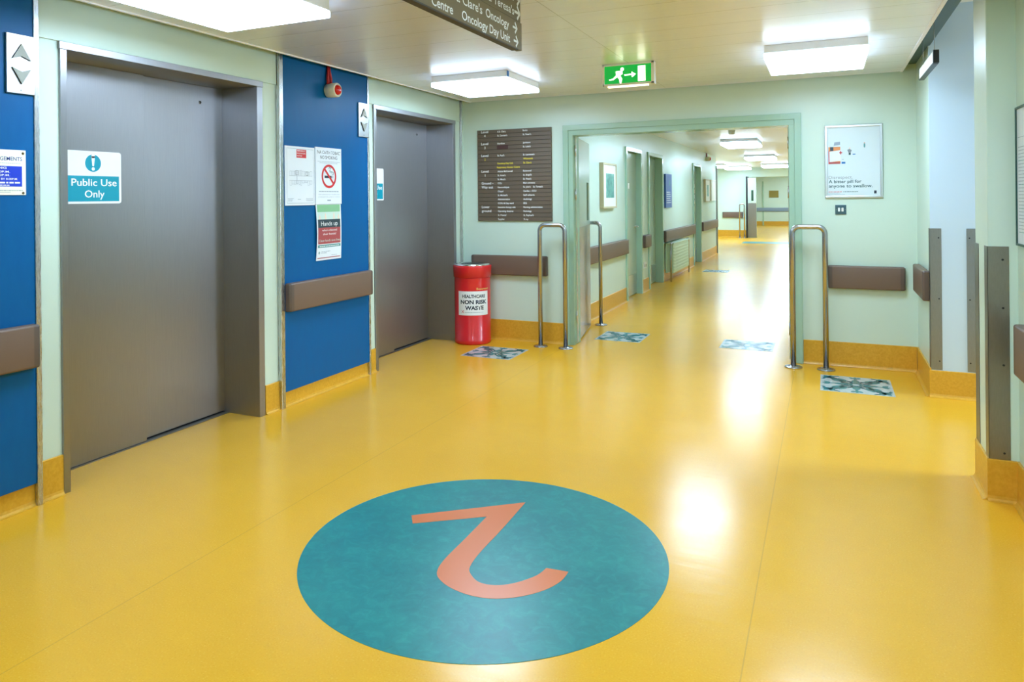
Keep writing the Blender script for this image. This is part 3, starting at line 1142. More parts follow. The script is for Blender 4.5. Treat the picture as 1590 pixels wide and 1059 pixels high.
# directory board
x0, x1, z0, z1 = -3.172, -2.383, 1.178, 2.086
yb = YF - 0.0005
t = thing('directory_board', 'brown slatted directory board listing levels and wards above the waste bin', 'directory board', ((x0 + x1) / 2, yb, z0))
W, H = x1 - x0, z1 - z0
NR = 23
rh = H / NR
mb = MB()
for k in range(NR):
    mb.box(x0, x1, yb - 0.020, yb, z0 + k * rh + 0.0012, z0 + (k + 1) * rh - 0.0012, 'sign_brown_grey', 0.0015, 1)
mb.box(x0 + 0.004, x1 - 0.004, yb - 0.015, yb, z0 + 0.002, z1 - 0.002, 'sign_joint')
mb.build('slats', None, t)
f = face_far(x0, yb - 0.020, z0)


def row(k):
    return H - (k + 1) * rh + 0.010


BIG = [(0, 'Level', 'w'), (1, '4', 'w'), (3, 'Level', 'w'), (4, '3', 'w'), (6, 'Level', 'w'), (7, '2', 'y'), (10, 'Level', 'w'), (11, '1', 'w'),
       (13, 'Ground \u2013', 'w'), (14, 'Way out', 'w'), (19, 'Lower', 'w'), (20, 'ground', 'w')]
for k, s, c in BIG:
    single = len(s) == 1
    f.text(s, 0.085 if single else 0.045, row(k) - 0.001, 0.024, 'ink_yellow' if c == 'y' else 'white', 1, align='C' if single else 'L', bold=0.012,
           width=None if single else {'Level': 0.078, 'Ground \u2013': 0.132, 'Way out': 0.125, 'Lower': 0.086, 'ground': 0.104}[s])
COL1 = {0: 'A.B. Clery', 1: "St. Damien's", 3: 'Hamilton', 6: "St. Paul's", 10: 'Adams McConnell', 11: "St. Anne's", 12: "St. Mary's", 13: 'CCU',
        14: 'Haemodialysis', 15: 'Chapel', 16: "St. Michael's", 17: 'Administration', 18: 'CCRU & Day ward', 19: 'Intensive therapy unit',
        20: 'Operating theatres', 21: "St. Francis'", 22: 'Supplies'}
COL2 = {0: 'Banks', 1: "St. Peter's", 3: 'Jamieson', 4: "St. Luke's", 6: "St. Laurence's", 10: 'Richmond', 11: "St. Brigid's", 12: "St. Finan's",
        13: 'Main entrance', 14: "St. John's    St. Teresa's", 15: 'Cardiac \u2013 CCU', 16: 'Staff cafeteria', 17: 'Audiology', 18: 'EEG',
        19: 'Nursing administration', 20: 'Pathology', 21: "St. Raphael's", 22: 'X-ray'}
for k, s in COL1.items():
    f.text(s, 0.222, row(k), 0.0165, 'white', 1, bold=0.016, squeeze=0.92)
for k, s in COL2.items():
    f.text(s, 0.495, row(k), 0.0165, 'white', 1, bold=0.016, squeeze=0.92)
for k, u_, s in ((8, 0.219, 'Oncology Day Unit'), (9, 0.216, 'Respiratory Nursing Centre'), (7, 0.498, 'Whitworth'), (8, 0.498, "St. Clare's")):
    f.text(s, u_, row(k), 0.0165, 'ink_yellow', 1, bold=0.02, squeeze=0.92)
f.rect(0.217, row(4) - 0.010, 0.337, row(4) + 0.030, 'sign_patch', 1, 'cover_patch')
f.build(t)

# framed pill poster
x0, x1, z0, z1 = -0.001, 0.421, 1.376, 1.973
t = thing('framed_poster', 'pill bottle poster in a silver snap frame above the light switch', 'poster', ((x0 + x1) / 2, yb, z0))
W, H = x1 - x0, z1 - z0
fr = 0.020
mb = MB()
mb.box(x0, x1, yb - 0.016, yb, z0, z0 + fr, 'aluminium', 0.004)
mb.box(x0, x1, yb - 0.016, yb, z1 - fr, z1, 'aluminium', 0.004)
mb.box(x0, x0 + fr, yb - 0.016, yb, z0 + fr - 0.004, z1 - fr + 0.004, 'aluminium', 0.004)
mb.box(x1 - fr, x1, yb - 0.016, yb, z0 + fr - 0.004, z1 - fr + 0.004, 'aluminium', 0.004)
mb.build('frame', None, t)
mb = MB(); mb.box(x0 + fr - 0.004, x1 - fr + 0.004, yb - 0.008, yb, z0 + fr - 0.004, z1 - fr + 0.004, 'poster_paper'); mb.build('sheet', None, t)
f = face_far(x0, yb - 0.008, z0)
kx, kz = W / 605.0, H / 770.0          # poster units: 605 wide, 770 high, from its top edge


def pu(a): return (a - 72) * kx
def pv(b_): return H - (b_ - 82) * kz


f.rect(pu(112), pv(490), pu(238), pv(310), 'orange_bottle', 1, 'bottle_print')
f.rect(pu(130), pv(352), pu(165), pv(310), 'poster_dark', 2, 'bottle_print')
f.rect(pu(112), pv(488), pu(238), pv(470), 'poster_red', 2, 'bottle_print')
f.poly([(pu(120), pv(470)), (pu(246), pv(458)), (pu(238), pv(345)), (pu(122), pv(358))], 'bottle_label', 3, 'bottle_print')
f.rect(pu(112), pv(490), pu(122), pv(350), 'red', 3, 'bottle_print')
f.poly([(pu(168), pv(297)), (pu(236), pv(290)), (pu(236), pv(256)), (pu(176), pv(262))], 'ink_soft', 1, 'bottle_print')
f.rect(pu(226), pv(377), pu(258), pv(368), 'red', 4, 'cross_print')
f.rect(pu(237), pv(390), pu(247), pv(354), 'red', 4, 'cross_print')
f.rect(pu(250), pv(489), pu(290), pv(470), 'tag_blue', 2, 'capsule_print')
f.rect(pu(255), pv(446), pu(272), pv(440), 'ink_soft', 1, 'capsule_print')
f.poly([(pu(310), pv(345)), (pu(335), pv(335)), (pu(358), pv(350)), (pu(345), pv(378)), (pu(325), pv(378))], 'ink_grey', 1, 'figure_print')
f.disc(pu(336), pv(326), 0.006, 'skin', 2, 'figure_print', n=12)
f.rect(pu(325), pv(398), pu(347), pv(378), 'ink_teal', 1, 'figure_print')
f.rect(pu(366), pv(396), pu(396), pv(388), 'tag_blue', 1, 'capsule_print')
f.disc(pu(490), pv(303), 0.0055, 'poster_teal', 1, 'distant_figure_print', ry=0.020, n=16)
f.disc(pu(490), pv(277), 0.004, 'orange_bottle', 2, 'distant_figure_print', n=12)
f.text('Disrespect.', pu(112), pv(648), 0.0255, 'ink_grey', 1, width=(365 - 112) * kx)
f.text('A bitter pill for', pu(112), pv(692), 0.0255, 'ink_teal', 1, width=(455 - 112) * kx, bold=0.014)
f.text('anyone to swallow.', pu(112), pv(739), 0.0255, 'ink_teal', 1, width=(570 - 112) * kx, bold=0.014)
f.dashes(pu(110), pu(250), pv(788), 0.0045, 'red', 1, seed=71)
f.dashes(pu(265), pu(418), pv(788), 0.0045, 'ink_teal', 1, seed=72)
f.dashes(pu(110), pu(235), pv(802), 0.003, 'ink_soft', 1, seed=73)
f.dashes(pu(110), pu(280), pv(814), 0.003, 'ink_soft', 1, seed=74)
f.rect(pu(584), pv(806), pu(610), pv(774), 'ink', 1, 'emblem')
f.build(t)

# light switch
x0, x1, z0, z1 = 0.073, 0.155, 1.243, 1.321
t = thing('light_switch', 'grey steel two gang light switch beneath the pill poster', 'light switch', ((x0 + x1) / 2, yb, z0))
mb = MB(); mb.box(x0, x1, yb - 0.008, yb, z0, z1, 'switch_plate', 0.002); mb.build('plate', None, t)
for u_ in (0.028, 0.054):
    mb = MB(); mb.box(x0 + u_ - 0.008, x0 + u_ + 0.008, yb - 0.013, yb - 0.0075, z0 + 0.024, z0 + 0.055, 'white_plastic', 0.003); mb.build('rocker', None, t)
for z in (z0 + 0.039,):
    for u_ in (0.009, 0.073):
        mb = MB(); mb.lathe((x0 + u_, yb - 0.008, z), [(0.003, 0), (0.003, -0.0008)], 'guard_steel', 10, 'Y'); mb.build('screw', None, t)

# waste bin
bx, by = -3.140, 6.395
br = 0.185
t = thing('waste_bin', 'red cylindrical waste bin with a white Non Risk Waste label', 'waste bin', (bx, by, 0))
mb = MB()
mb.lathe((bx, by, 0), [(br * 0.93, 0.002), (br * 0.97, 0.012), (br * 0.97, 0.045), (br * 0.955, 0.05), (br * 0.955, 0.635), (br * 0.96, 0.64)], 'bin_red', 56)
mb.build('body', None, t)
mb = MB()
mb.lathe((bx, by, 0), [(br * 0.965, 0.64), (br * 1.0, 0.645), (br * 1.022, 0.735), (br * 1.022, 0.748), (br * 1.01, 0.756), (br * 0.97, 0.756)], 'bin_red', 56)
hd = mb.build('hood', None, t)
mb = MB()
mb.lathe((bx, by, 0), [(br * 1.0, 0.7565), (br * 1.0, 0.763), (br * 0.93, 0.772), (br * 0.75, 0.774), (br * 0.68, 0.766), (br * 0.62, 0.766)], 'chrome', 56)
mb.build('lid', None, t)
mb = MB(); mb.lathe((bx, by, 0), [(br * 0.61, 0.767), (br * 0.60, 0.7675)], 'dark_gap', 40); mb.build('opening', None, t)
axis = math.atan2(-by, -bx) + 0.045     # label turned to the room


def wrap(u, v, off):
    a_ = axis + u / (br * 0.955)
    rr_ = br * 0.955 + 0.0012 + off
    return Vector((bx + rr_ * math.cos(a_), by + rr_ * math.sin(a_), v))


f = Face((0, 0, 0), X_, Z_, X_, 0.0006, fn=wrap)
lw, lz0, lz1 = 0.158, 0.285, 0.515
f.rect(-lw, lz0, lw, lz1, 'white', 1, 'label_sheet', 20)
f.text('HEALTHCARE', 0.004, lz1 - 0.062, 0.030, 'ink', 2, align='C', width=0.232, bold=0.032)
f.text('NON RISK', 0.004, lz1 - 0.120, 0.036, 'ink', 2, align='C', width=0.268, bold=0.04)
f.text('WASTE', 0.010, lz1 - 0.176, 0.036, 'ink', 2, align='C', width=0.186, bold=0.04)
f.line([(-0.120, lz0 + 0.022), (-0.095, lz0 + 0.047)], 0.004, 'red', 2, 'emblem')
f.line([(-0.120, lz0 + 0.047), (-0.095, lz0 + 0.022)], 0.004, 'red', 2, 'emblem')
f.dashes(-0.085, 0.10, lz0 + 0.026, 0.004, 'ink_soft', 2, seed=81)
f.text('Beaumont', 0.098, lz1 + 0.014, 0.020, 'gold_ink', 1, align='C', width=0.135, bold=0.01)
f.build(t)


# ------------------------------------------------------------------ steel hoops and guards
def hoop(pts_a, pts_b, h, label, wall_end=False):
    """bent steel tube standing on round flanges"""
    a, c = Vector((pts_a[0], pts_a[1], 0)), Vector((pts_b[0], pts_b[1], 0))
    d = (c - a).normalized()
    R, rt = 0.055, 0.021
    hh = h - rt
    t = thing('steel_hoop', label, 'barrier hoop', tuple((a + c) / 2), 'bent steel hoops guarding doorways')
    path = [a + Z_ * 0.004, a + Z_ * (hh - R)]
    for k in range(1, 9):
        an = PI / 2 * k / 8
        path.append(a + d * (R - R * math.cos(an)) + Z_ * (hh - R + R * math.sin(an)))
    if wall_end:
        path.append(c + Z_ * hh)
    else:
        for k in range(0, 9):
            an = PI / 2 * k / 8
            path.append(c - d * (R - R * math.sin(an)) + Z_ * (hh - R + R * math.cos(an)))
        path.append(c + Z_ * 0.004)
    mb = MB(); mb.tube([tuple(p_) for p_ in path], rt, 'tube_steel', 20); mb.build('tube', None, t)
    for q in ((a,) if wall_end else (a, c)):
        mb = MB(); mb.lathe(tuple(q), [(0.068, 0.0005), (0.068, 0.007), (0.064, 0.010), (0.026, 0.010), (0.024, 0.016), (0.0215, 0.016)], 'tube_steel', 36)
        fl_ = mb.build('flange', None, t)
        for k in range(4):
            an = PI / 4 + k * PI / 2
            mb = MB(); mb.lathe((q.x + 0.047 * math.cos(an), q.y + 0.047 * math.sin(an), 0.010), [(0.006, 0), (0.0045, 0.003)], 'guard_steel', 10)
            mb.build('screw', None, fl_)
    return t


hoop((-2.448, 6.435), (-2.200, 6.435), 1.168, 'steel hoop in front of the directory board')
hoop((-0.247, 6.43), (-0.005, 6.43), 1.168, 'steel hoop below the pill poster')
hoop((-2.245, 7.765), (-2.436, 7.765), 1.145, 'steel half hoop in the corridor past the open door leaf', True)
hoop((-2.60, 25.6), (-2.45, 25.6), 1.16, 'tiny steel hoop at the corridor end beside the grey leaf')


def guard(label, flanges, z0, z1, loc):
    t = thing('corner_guard', label, 'corner guard', loc, 'steel corner guards')
    mb = MB()
    for (xa, xb, ya, yb_) in flanges:
        mb.box(xa, xb, ya, yb_, z0, z1, 'guard_steel', 0.0008, 1)
    mb.build('guard', None, t)
    return t


def guard_screw(t, c, ax):
    mb = MB(); mb.lathe(c, [(0.005, 0), (0.004, -0.0015)], 'dark_gap', 12, ax); mb.build('screw', None, t)


g = guard('steel corner guard where the pale blue wall end meets the mint stub', [(XR - 0.003, XR, 5.857, 5.92), (XR - 0.003, 0.722, 5.857, 5.860)], 0.19, 1.165, (XR, 5.86, 0.19))
for z in (0.25, 0.68, 1.10):
    guard_screw(g, (0.705, 5.857, z), 'Y')
g = guard('steel corner guard on the outer edge of the pale blue wall end', [(0.935, 0.938, 5.857, 5.93), (0.868, 0.938, 5.857, 5.860)], 0.19, 1.165, (0.93, 5.86, 0.19))
for z in (0.25, 0.68, 1.10):
    guard_screw(g, (0.885, 5.857, z), 'Y')
g = guard('narrow steel guard on the passage edge of the near pier', [(0.669, 0.672, 4.20, 4.288), (0.669, 0.74, 4.285, 4.288)], 0.19, 1.16, (0.672, 4.285, 0.19))
g = guard('wide dented steel guard on the near corner of the mint pier', [(0.669, 0.672, 3.982, 4.052), (0.669, 0.752, 3.982, 3.985)], 0.19, 1.16, (0.672, 3.985, 0.19))
for z in (0.22, 0.62, 0.88, 1.10):
    guard_screw(g, (0.728, 3.982, z), 'Y')

# notice frame on the near wall
xr = XN - 0.0005
t = thing('notice_frame', 'dark framed printed notice on the wall beyond the near pier', 'notice', (xr, 3.72, 1.168))
ya, yb2, za, zb = 3.52, 3.955, 1.168, 1.784
mb = MB()
for a_ in ((ya, yb2, za, za + 0.010), (ya, yb2, zb - 0.010, zb), (ya, ya + 0.010, za, zb), (yb2 - 0.010, yb2, za, zb)):
    mb.box(xr - 0.012, xr, a_[0], a_[1], a_[2], a_[3], 'frame_dark_green', 0.001)
mb.build('frame', None, t)
mb = MB(); mb.box(xr - 0.006, xr, ya + 0.008, yb2 - 0.008, za + 0.008, zb - 0.008, 'paper'); mb.build('sheet', None, t)
f = face_right(xr - 0.006, yb2, za)
f.line([(0.03, 0.48), (0.40, 0.48)], 0.002, 'ink_soft', 1, 'border')
for k in range(26):
    f.dashes(0.035, 0.40, 0.06 + k * 0.015, 0.003, 'ink_soft' if k % 7 else 'poster_teal', 1, seed=90 + k)
f.build(t)

# ------------------------------------------------------------------ ceiling fittings
def ceiling_light(x0, x1, y0, y1, zc, label, group, round_=0.0):
    t = thing('ceiling_light', label, 'ceiling light', ((x0 + x1) / 2, (y0 + y1) / 2, zc), group)
    hb = 0.052
    mb = MB(); mb.box(x0 + 0.004, x1 - 0.004, y0 + 0.004, y1 - 0.004, zc - hb, zc - 0.0005, 'lamp_body', 0.003); mb.build('housing', None, t)
    mb = MB()
    if round_:
        mb.box(x0, x1, y0, y1, zc - hb - 0.052, zc - hb, 'lamp_diffuser', 0.022, 3)
    else:
        mb.box(x0, x1, y0, y1, zc - hb - 0.034, zc - hb, 'lamp_diffuser', 0.006, 2)
    ie = mb.mi('lamp_edge')
    for f_ in mb.bm.faces:
        f_.normal_update()
        if f_.normal.z > -0.5:
            f_.material_index = ie
    mb.build('diffuser', None, t, smooth_angle=0.7)
    return t


LG = 'square ceiling lights in the lift lobby'
ceiling_light(-2.845, -2.180, 2.19, 2.90, CZ, 'large glowing ceiling light by the nearest lift', LG)
c2_ = ceiling_light(-2.830, -2.175, 5.05, 5.74, CZ, 'glowing ceiling light above the far lift with a blue tag', LG)
mb = MB(); mb.box(-2.176, -2.1735, 5.058, 5.092, CZ - 0.047, CZ - 0.006, 'tag_blue'); mb.build('blue_tag', None, c2_)
ceiling_light(-0.355, 0.252, 5.03, 5.77, CZ, 'glowing ceiling light over the pill poster end of the lobby', LG)
ceiling_light(-0.36, 0.25, 2.19, 2.90, CZ, 'ceiling light over the numbered floor roundel', LG)
ceiling_light(-2.845, -2.180, -0.70, 0.01, CZ, 'ceiling light by the back wall on the lift side', LG)
ceiling_light(-0.36, 0.25, -0.70, 0.01, CZ, 'ceiling light by the back wall on the open side', LG)
CG = 'rounded ceiling lights along the corridor'
ceiling_light(-1.63, -1.03, 8.0, 9.1, 2.38, 'rounded ceiling light just beyond the doorway', CG, 1)
ceiling_light(-1.63, -1.03, 13.0, 14.05, 2.38, 'largest rounded corridor light seen through the doorway', CG, 1)
ceiling_light(-1.74, -1.06, 18.2, 19.2, 2.38, 'rounded corridor light behind the largest one', CG, 1)
ceiling_light(-3.42, -2.72, 22.6, 23.6, 2.38, 'rounded light in the side bay at the corridor end', CG, 1)
ceiling_light(-2.95, -2.20, 24.5, 25.5, 2.38, 'rounded light close to the cross wall', CG, 1)
ceiling_light(-1.75, -1.0, 23.4, 24.4, 2.38, 'rounded light before the far opening', CG, 1)
ceiling_light(-1.75, -1.0, 27.3, 28.3, 2.38, 'rounded light just beyond the cross wall opening', CG, 1)
ceiling_light(-1.9, -1.1, 31.0, 32.0, 2.38, 'second rounded light beyond the cross wall opening', CG, 1)
ceiling_light(-1.9, -1.1, 34.5, 35.5, 2.38, 'farthest rounded light, near the plaque wall', CG, 1)

# exit sign
x0, x1, yf, zt, zb_ = -1.478, -1.100, 5.215, CZ - 0.0005, 2.205
t = thing('exit_sign', 'lit green running man exit sign under the ceiling', 'exit sign', ((x0 + x1) / 2, yf + 0.03, zb_))
mb = MB()
fw = 0.015
mb.box(x0, x1, yf + 0.004, yf + 0.062, zb_ + 0.010, zt, 'white_plastic', 0.003)
for a_ in ((x0, x1, zb_ + 0.010, zb_ + 0.010 + fw), (x0, x1, zt - fw, zt), (x0, x0 + fw, zb_ + 0.010, zt), (x1 - fw - 0.006, x1, zb_ + 0.010, zt)):
    mb.box(a_[0], a_[1], yf - 0.002, yf + 0.006, a_[2], a_[3], 'white_plastic', 0.002)
mb.build('housing', None, t)
mb = MB(); mb.box(x0 + 0.035, x1 - 0.045, yf + 0.012, yf + 0.040, zb_, zb_ + 0.011, 'exit_tube', 0.003); mb.build('down_light', None, t)
mb = MB(); mb.box(x0 + fw, x1 - fw - 0.006, yf, yf + 0.005, zb_ + 0.010 + fw, zt - fw, 'exit_green'); pan = mb.build('sign_panel', None, t)
f = face_far(x0, yf, zb_ + 0.010)
W, H = x1 - x0, zt - zb_ - 0.010
kx, kz = W / 1075.0, H / 540.0


def eu(a_): return (a_ - 222) * kx


def E(pts):
    return [(eu(a_), H - (b_ - (235 - (a_ - 222) * 0.062)) / 500.0 * H) for a_, b_ in pts]


f.poly(E([(640 + 38 * math.cos(q * PI / 8), 342 + 40 * math.sin(q * PI / 8)) for q in range(16)]), 'exit_white', 1, 'pictogram')
f.poly(E([(500, 390), (640, 372), (632, 450), (600, 490), (640, 560), (620, 665), (585, 662), (575, 570), (535, 520), (450, 590), (365, 598), (362, 575), (440, 555), (510, 480)]), 'exit_white', 1, 'pictogram')
f.poly(E([(640, 385), (652, 440), (632, 470), (620, 430)]), 'exit_white', 1, 'pictogram')
f.poly(E([(680, 462), (835, 448), (835, 400), (925, 455), (860, 520), (838, 525), (838, 478), (690, 492)]), 'exit_white', 1, 'pictogram')
f.poly(E([(965, 275), (1120, 262), (1122, 610), (968, 622)]), 'exit_white', 1, 'pictogram')
f.build(pan)

# overhead ward sign, hung along the middle ceiling joint
xs = -1.272
t = thing('hanging_direction_sign', 'brown overhead direction sign with white ward names and arrows', 'sign', (xs, 2.3, 2.085))
ya, yb3 = 1.62, 3.135
mb = MB(); mb.box(xs - 0.028, xs, ya, yb3, 2.085, 2.212, 'brown_sign', 0.0015); mb.build('panel', None, t)
mb = MB(); mb.box(xs - 0.026, xs - 0.002, ya, yb3 - 0.008, 2.214, 2.350, 'brown_sign', 0.0015); mb.build('panel', None, t)
mb = MB(); mb.box(xs - 0.030, xs + 0.002, ya, yb3 - 0.05, 2.079, 2.086, 'brown_sign_dark', 0.001); mb.build('edge_rail', None, t)
for y in (ya + 0.1, 2.35, yb3 - 0.1):
    mb = MB(); mb.tube([(xs - 0.014, y, 2.350), (xs - 0.014, y, CZ)], 0.005, 'guard_steel', 10); mb.build('hanger', None, t)
f = face_left(xs, 0, 0)


def arrow(u, v, s, part='arrows'):
    f.line([(u - 0.045 * s, v), (u, v)], 0.010 * s, 'white', 1, part)
    f.line([(u - 0.020 * s, v + 0.022 * s), (u + 0.002 * s, v), (u - 0.020 * s, v - 0.022 * s)], 0.011 * s, 'white', 1, part)


hh = 0.036
f.text('Oncology Day Unit', 2.995, 2.098, hh, 'white', 1, align='R', width=0.475, bold=0.012)
f.text('Centre', 2.445, 2.098, hh, 'white', 1, align='R', width=0.165, bold=0.012)
f.text('Oncology', 2.985, 2.158, hh, 'white', 1, align='R', width=0.245, bold=0.012)
f.text("St. Clare's", 2.705, 2.158, hh, 'white', 1, align='R', width=0.262, bold=0.012)
f.text('Respiratory Nursing', 2.375, 2.158, hh, 'white', 1, align='R', width=0.52, bold=0.012)
f.text("St. Teresa's", 3.045, 2.232, hh, 'white', 1, align='R', width=0.31, bold=0.012)
f.text("St. Laurence's", 3.045, 2.296, hh, 'white', 1, align='R', width=0.38, bold=0.012)
arrow(3.085, 2.116, 1.0); arrow(3.075, 2.176, 1.0); arrow(3.108, 2.250, 1.25); arrow(3.108, 2.314, 1.25)
f.build(t)

# small box sign on two wires beside the beam
xs = 0.578
t = thing('hanging_box_sign', 'cream box sign with black ends hung on two thin wires', 'sign', (xs + 0.02, 5.3, 2.165))
mb = MB(); mb.box(xs, xs + 0.028, 4.97, 5.64, 2.172, 2.238, 'cream', 0.0015); mb.build('face_box', None, t)
for ya in (4.945, 5.64):
    mb = MB(); mb.box(xs - 0.001, xs + 0.030, ya, ya + 0.025, 2.166, 2.243, 'black_plastic', 0.002); mb.build('end_cap', None, t)
mb = MB(); mb.box(xs - 0.001, xs + 0.029, 4.97, 5.64, 2.164, 2.1725, 'black_plastic', 0.001); mb.build('edge_rail', None, t)
for ya in (5.02, 5.56):
    mb = MB(); mb.tube([(xs + 0.014, ya, 2.238), (xs + 0.014, ya, 2.431)], 0.0013, 'guard_steel', 8); mb.build('wire', None, t)


def detector(c, label):
    t = thing('smoke_detector', label, 'smoke detector', c, 'corridor ceiling detectors')
    mb = MB(); mb.lathe(c, [(0.052, 0), (0.052, -0.012), (0.046, -0.018)], 'white_plastic', 28); mb.build('base', None, t)
    mb = MB(); mb.lathe(c, [(0.044, -0.018), (0.044, -0.045), (0.034, -0.058), (0.012, -0.060)], 'white_plastic', 28); mb.build('head', None, t)


detector((-1.255, 11.35, 2.38), 'white smoke detector in front of the largest corridor light')
detector((-2.9, 20.2, 2.38), 'white smoke detector in the side bay ceiling')


# ------------------------------------------------------------------ corridor doors and fittings
def corridor_door(name, y0, y1, dep, z, label, handle=True, kick=0.3, strip=False):
    r = setting(name, (XC, (y0 + y1) / 2, 0))
    tag(r, label, 'door')
    mb = MB()
    fw_ = 0.055
    xi = XC - dep
    mb.box(XC - 0.2, XC + 0.024, y0 - fw_, y0 + 0.012, 0, z + fw_, 'mint_gloss', 0.003)
    mb.box(XC - 0.2, XC + 0.024, y1 - 0.012, y1 + fw_, 0, z + fw_, 'mint_gloss', 0.003)
    mb.box(XC - 0.2, XC + 0.024, y0 + 0.012, y1 - 0.012, z, z + fw_, 'mint_gloss', 0.003)
    mb.build('door_frame', None, r)
    mb = MB(); mb.box(xi - 0.045, xi, y0 + 0.014, y1 - 0.014, 0.008, z - 0.002, 'mint_door', 0.002); lf = mb.build('door_leaf', None, r)
    mb = MB(); mb.box(xi, xi + 0.002, y0 + 0.03, y1 - 0.03, 0.02, kick, 'aluminium'); mb.build('kick_plate', None, lf)
    if strip:
        mb = MB(); mb.box(xi, xi + 0.003, y0 + 0.30, y0 + 0.42, 1.05, 1.75, 'glass_dark'); mb.build('vision_panel', None, lf)
        for k in range(4):
            mb = MB(); mb.box(xi + 0.003, xi + 0.005, y0 + 0.48, y0 + 0.66, 1.25 + k * 0.11, 1.33 + k * 0.11, 'white'); mb.build('notice', None, lf)
    if handle:
        yh = y1 - 0.10
        mb = MB()
        mb.lathe((xi, yh, 0.98), [(0.026, 0), (0.026, 0.008), (0.010, 0.009), (0.010, 0.055)], 'chrome', 20, 'X')
        mb.tube([(xi + 0.055, yh + 0.005, 0.98), (xi + 0.058, yh - 0.06, 0.98), (xi + 0.055, yh - 0.13, 0.98)], 0.010, 'chrome', 12)
        mb.build('door_handle', None, lf)
        mb = MB(); mb.box(xi, xi + 0.002, y0 + 0.33, y0 + 0.41, 1.52, 1.60, 'white'); mb.build('number_plate', None, lf)
    else:
        mb = MB(); mb.lathe((xi, y0 + 0.35, 1.86), [(0.03, 0), (0.03, 0.004), (0.02, 0.01)], 'black_plastic', 18, 'X'); mb.build('closer_pin', None, lf)
    return r


corridor_door('door_4', 9.70, 10.52, 0.055, 2.03, 'first mint corridor door past the framed picture, lever handle')
corridor_door('door_5', 11.07, 12.03, 0.10, 2.03, 'second mint corridor door beside the radiator', handle=False)
corridor_door('door_6', 15.20, 16.10, 0.08, 2.03, 'third mint corridor door with pale notices beyond the radiator', handle=False, strip=True)
mb = MB()
mb.box(XC - 0.24, XC + 0.03, 18.62, 18.70, 0, 2.11, 'guard_steel', 0.004)
mb.box(XC - 0.24, XC + 0.03, 18.60, 18.70, 2.11, 2.16, 'mint_gloss', 0.004)
struct(mb.build('trim_2'))


def picture(y0, y1, z0, z1, label, d, frame_m, mount, art):
    xw = XC + 0.0005
    t = thing('framed_picture', label, 'picture', (xw, (y0 + y1) / 2, z0), 'framed pictures in the corridor')
    mb = MB(); fw_ = 0.022
    for a_ in ((y0, y1, z0, z0 + fw_), (y0, y1, z1 - fw_, z1), (y0, y0 + fw_, z0 + fw_, z1 - fw_), (y1 - fw_, y1, z0 + fw_, z1 - fw_)):
        mb.box(xw, xw + d, a_[0], a_[1], a_[2], a_[3], frame_m, 0.002)
    mb.build('frame', None, t)
    mb = MB(); mb.box(xw, xw + d * 0.8, y0 + fw_, y1 - fw_, z0 + fw_, z1 - fw_, 'picture_mount'); mb.build('mount', None, t)
    ay, az = (y1 - y0) * mount[0], (z1 - z0) * mount[1]
    mb = MB(); mb.box(xw + d * 0.8, xw + d * 0.8 + 0.001, y0 + ay, y1 - ay * 0.7, z0 + az, z1 - az, art); mb.build('artwork', None, t)
    return t


picture(8.43, 9.04, 1.270, 1.820, 'pale framed green picture nearest the doorway in the corridor', 0.05, 'picture_wood', (0.24, 0.23), 'picture_art')
picture(16.62, 17.32, 1.280, 1.788, 'white framed picture with a green strip, nearer of the far pair', 0.045, 'picture_wood', (0.36, 0.25), 'picture_art')
picture(17.52, 18.28, 1.300, 1.792, 'white framed picture, farther of the pair before the bay', 0.045, 'picture_mount', (0.36, 0.25), 'picture_mount')

xw = XC + 0.0005
t = thing('blue_notice', 'tall blue corridor notice above the radiator', 'notice', (xw, 12.52, 1.217))
mb = MB(); mb.box(xw, xw + 0.03, 12.26, 12.78, 1.217, 1.788, 'notice_blue', 0.002); mb.build('board', None, t)
f = face_left(xw + 0.03, 12.26, 1.217)
for k in range(6):
    f.dashes(0.06, 0.44 - 0.03 * (k % 3), 0.08 + k * 0.035, 0.014, 'white', 1, seed=140 + k)
f.disc(0.33, 0.42, 0.05, 'poster_teal', 1, 'emblem')
f.build(t)

t = thing('wall_socket', 'small wall socket between the first two corridor doors', 'socket', (xw, 10.78, 0.35))
mb = MB(); mb.box(xw, xw + 0.010, 10.71, 10.86, 0.345, 0.435, 'white_plastic', 0.003); mb.build('plate', None, t)
for yy in (10.75, 10.82):
    mb = MB(); mb.box(xw + 0.010, xw + 0.011, yy - 0.012, yy + 0.012, 0.365, 0.405, 'dark_gap'); mb.build('outlet_slot', None, t)

t = thing('radiator', 'mint painted steel radiator with finned top against the corridor wall', 'radiator', (XC + 0.1, 12.9, 0.0))
mb = MB(); mb.box(XC + 0.10, XC + 0.145, 12.25, 13.75, 0.13, 0.61, 'radiator_paint', 0.006)
for k in range(8):
    z = 0.165 + k * 0.052
    mb.box(XC + 0.145, XC + 0.152, 12.29, 13.71, z, z + 0.030, 'radiator_paint', 0.003)
mb.build('front_panel', None, t)
mb = MB(); mb.box(XC + 0.012, XC + 0.05, 12.25, 13.75, 0.13, 0.61, 'radiator_paint', 0.006); mb.build('back_panel', None, t)
mb = MB()
for k in range(30):
    y = 12.27 + k * 0.05
    mb.box(XC + 0.05, XC + 0.10, y, y + 0.006, 0.15, 0.605, 'radiator_paint')
mb.build('fins', None, t)
mb = MB(); mb.box(XC + 0.01, XC + 0.155, 12.24, 13.76, 0.61, 0.63, 'radiator_paint', 0.004); mb.build('top_grille', None, t)
for y in (12.12, 13.84):
    mb = MB(); mb.tube([(XC + 0.13, y, 0.002), (XC + 0.13, y, 0.61), (XC + 0.13, y + (0.06 if y < 13 else -0.06), 0.635), (XC + 0.13, y + (0.16 if y < 13 else -0.16), 0.637)], 0.013, 'tube_steel', 12); mb.build('pipe', None, t)

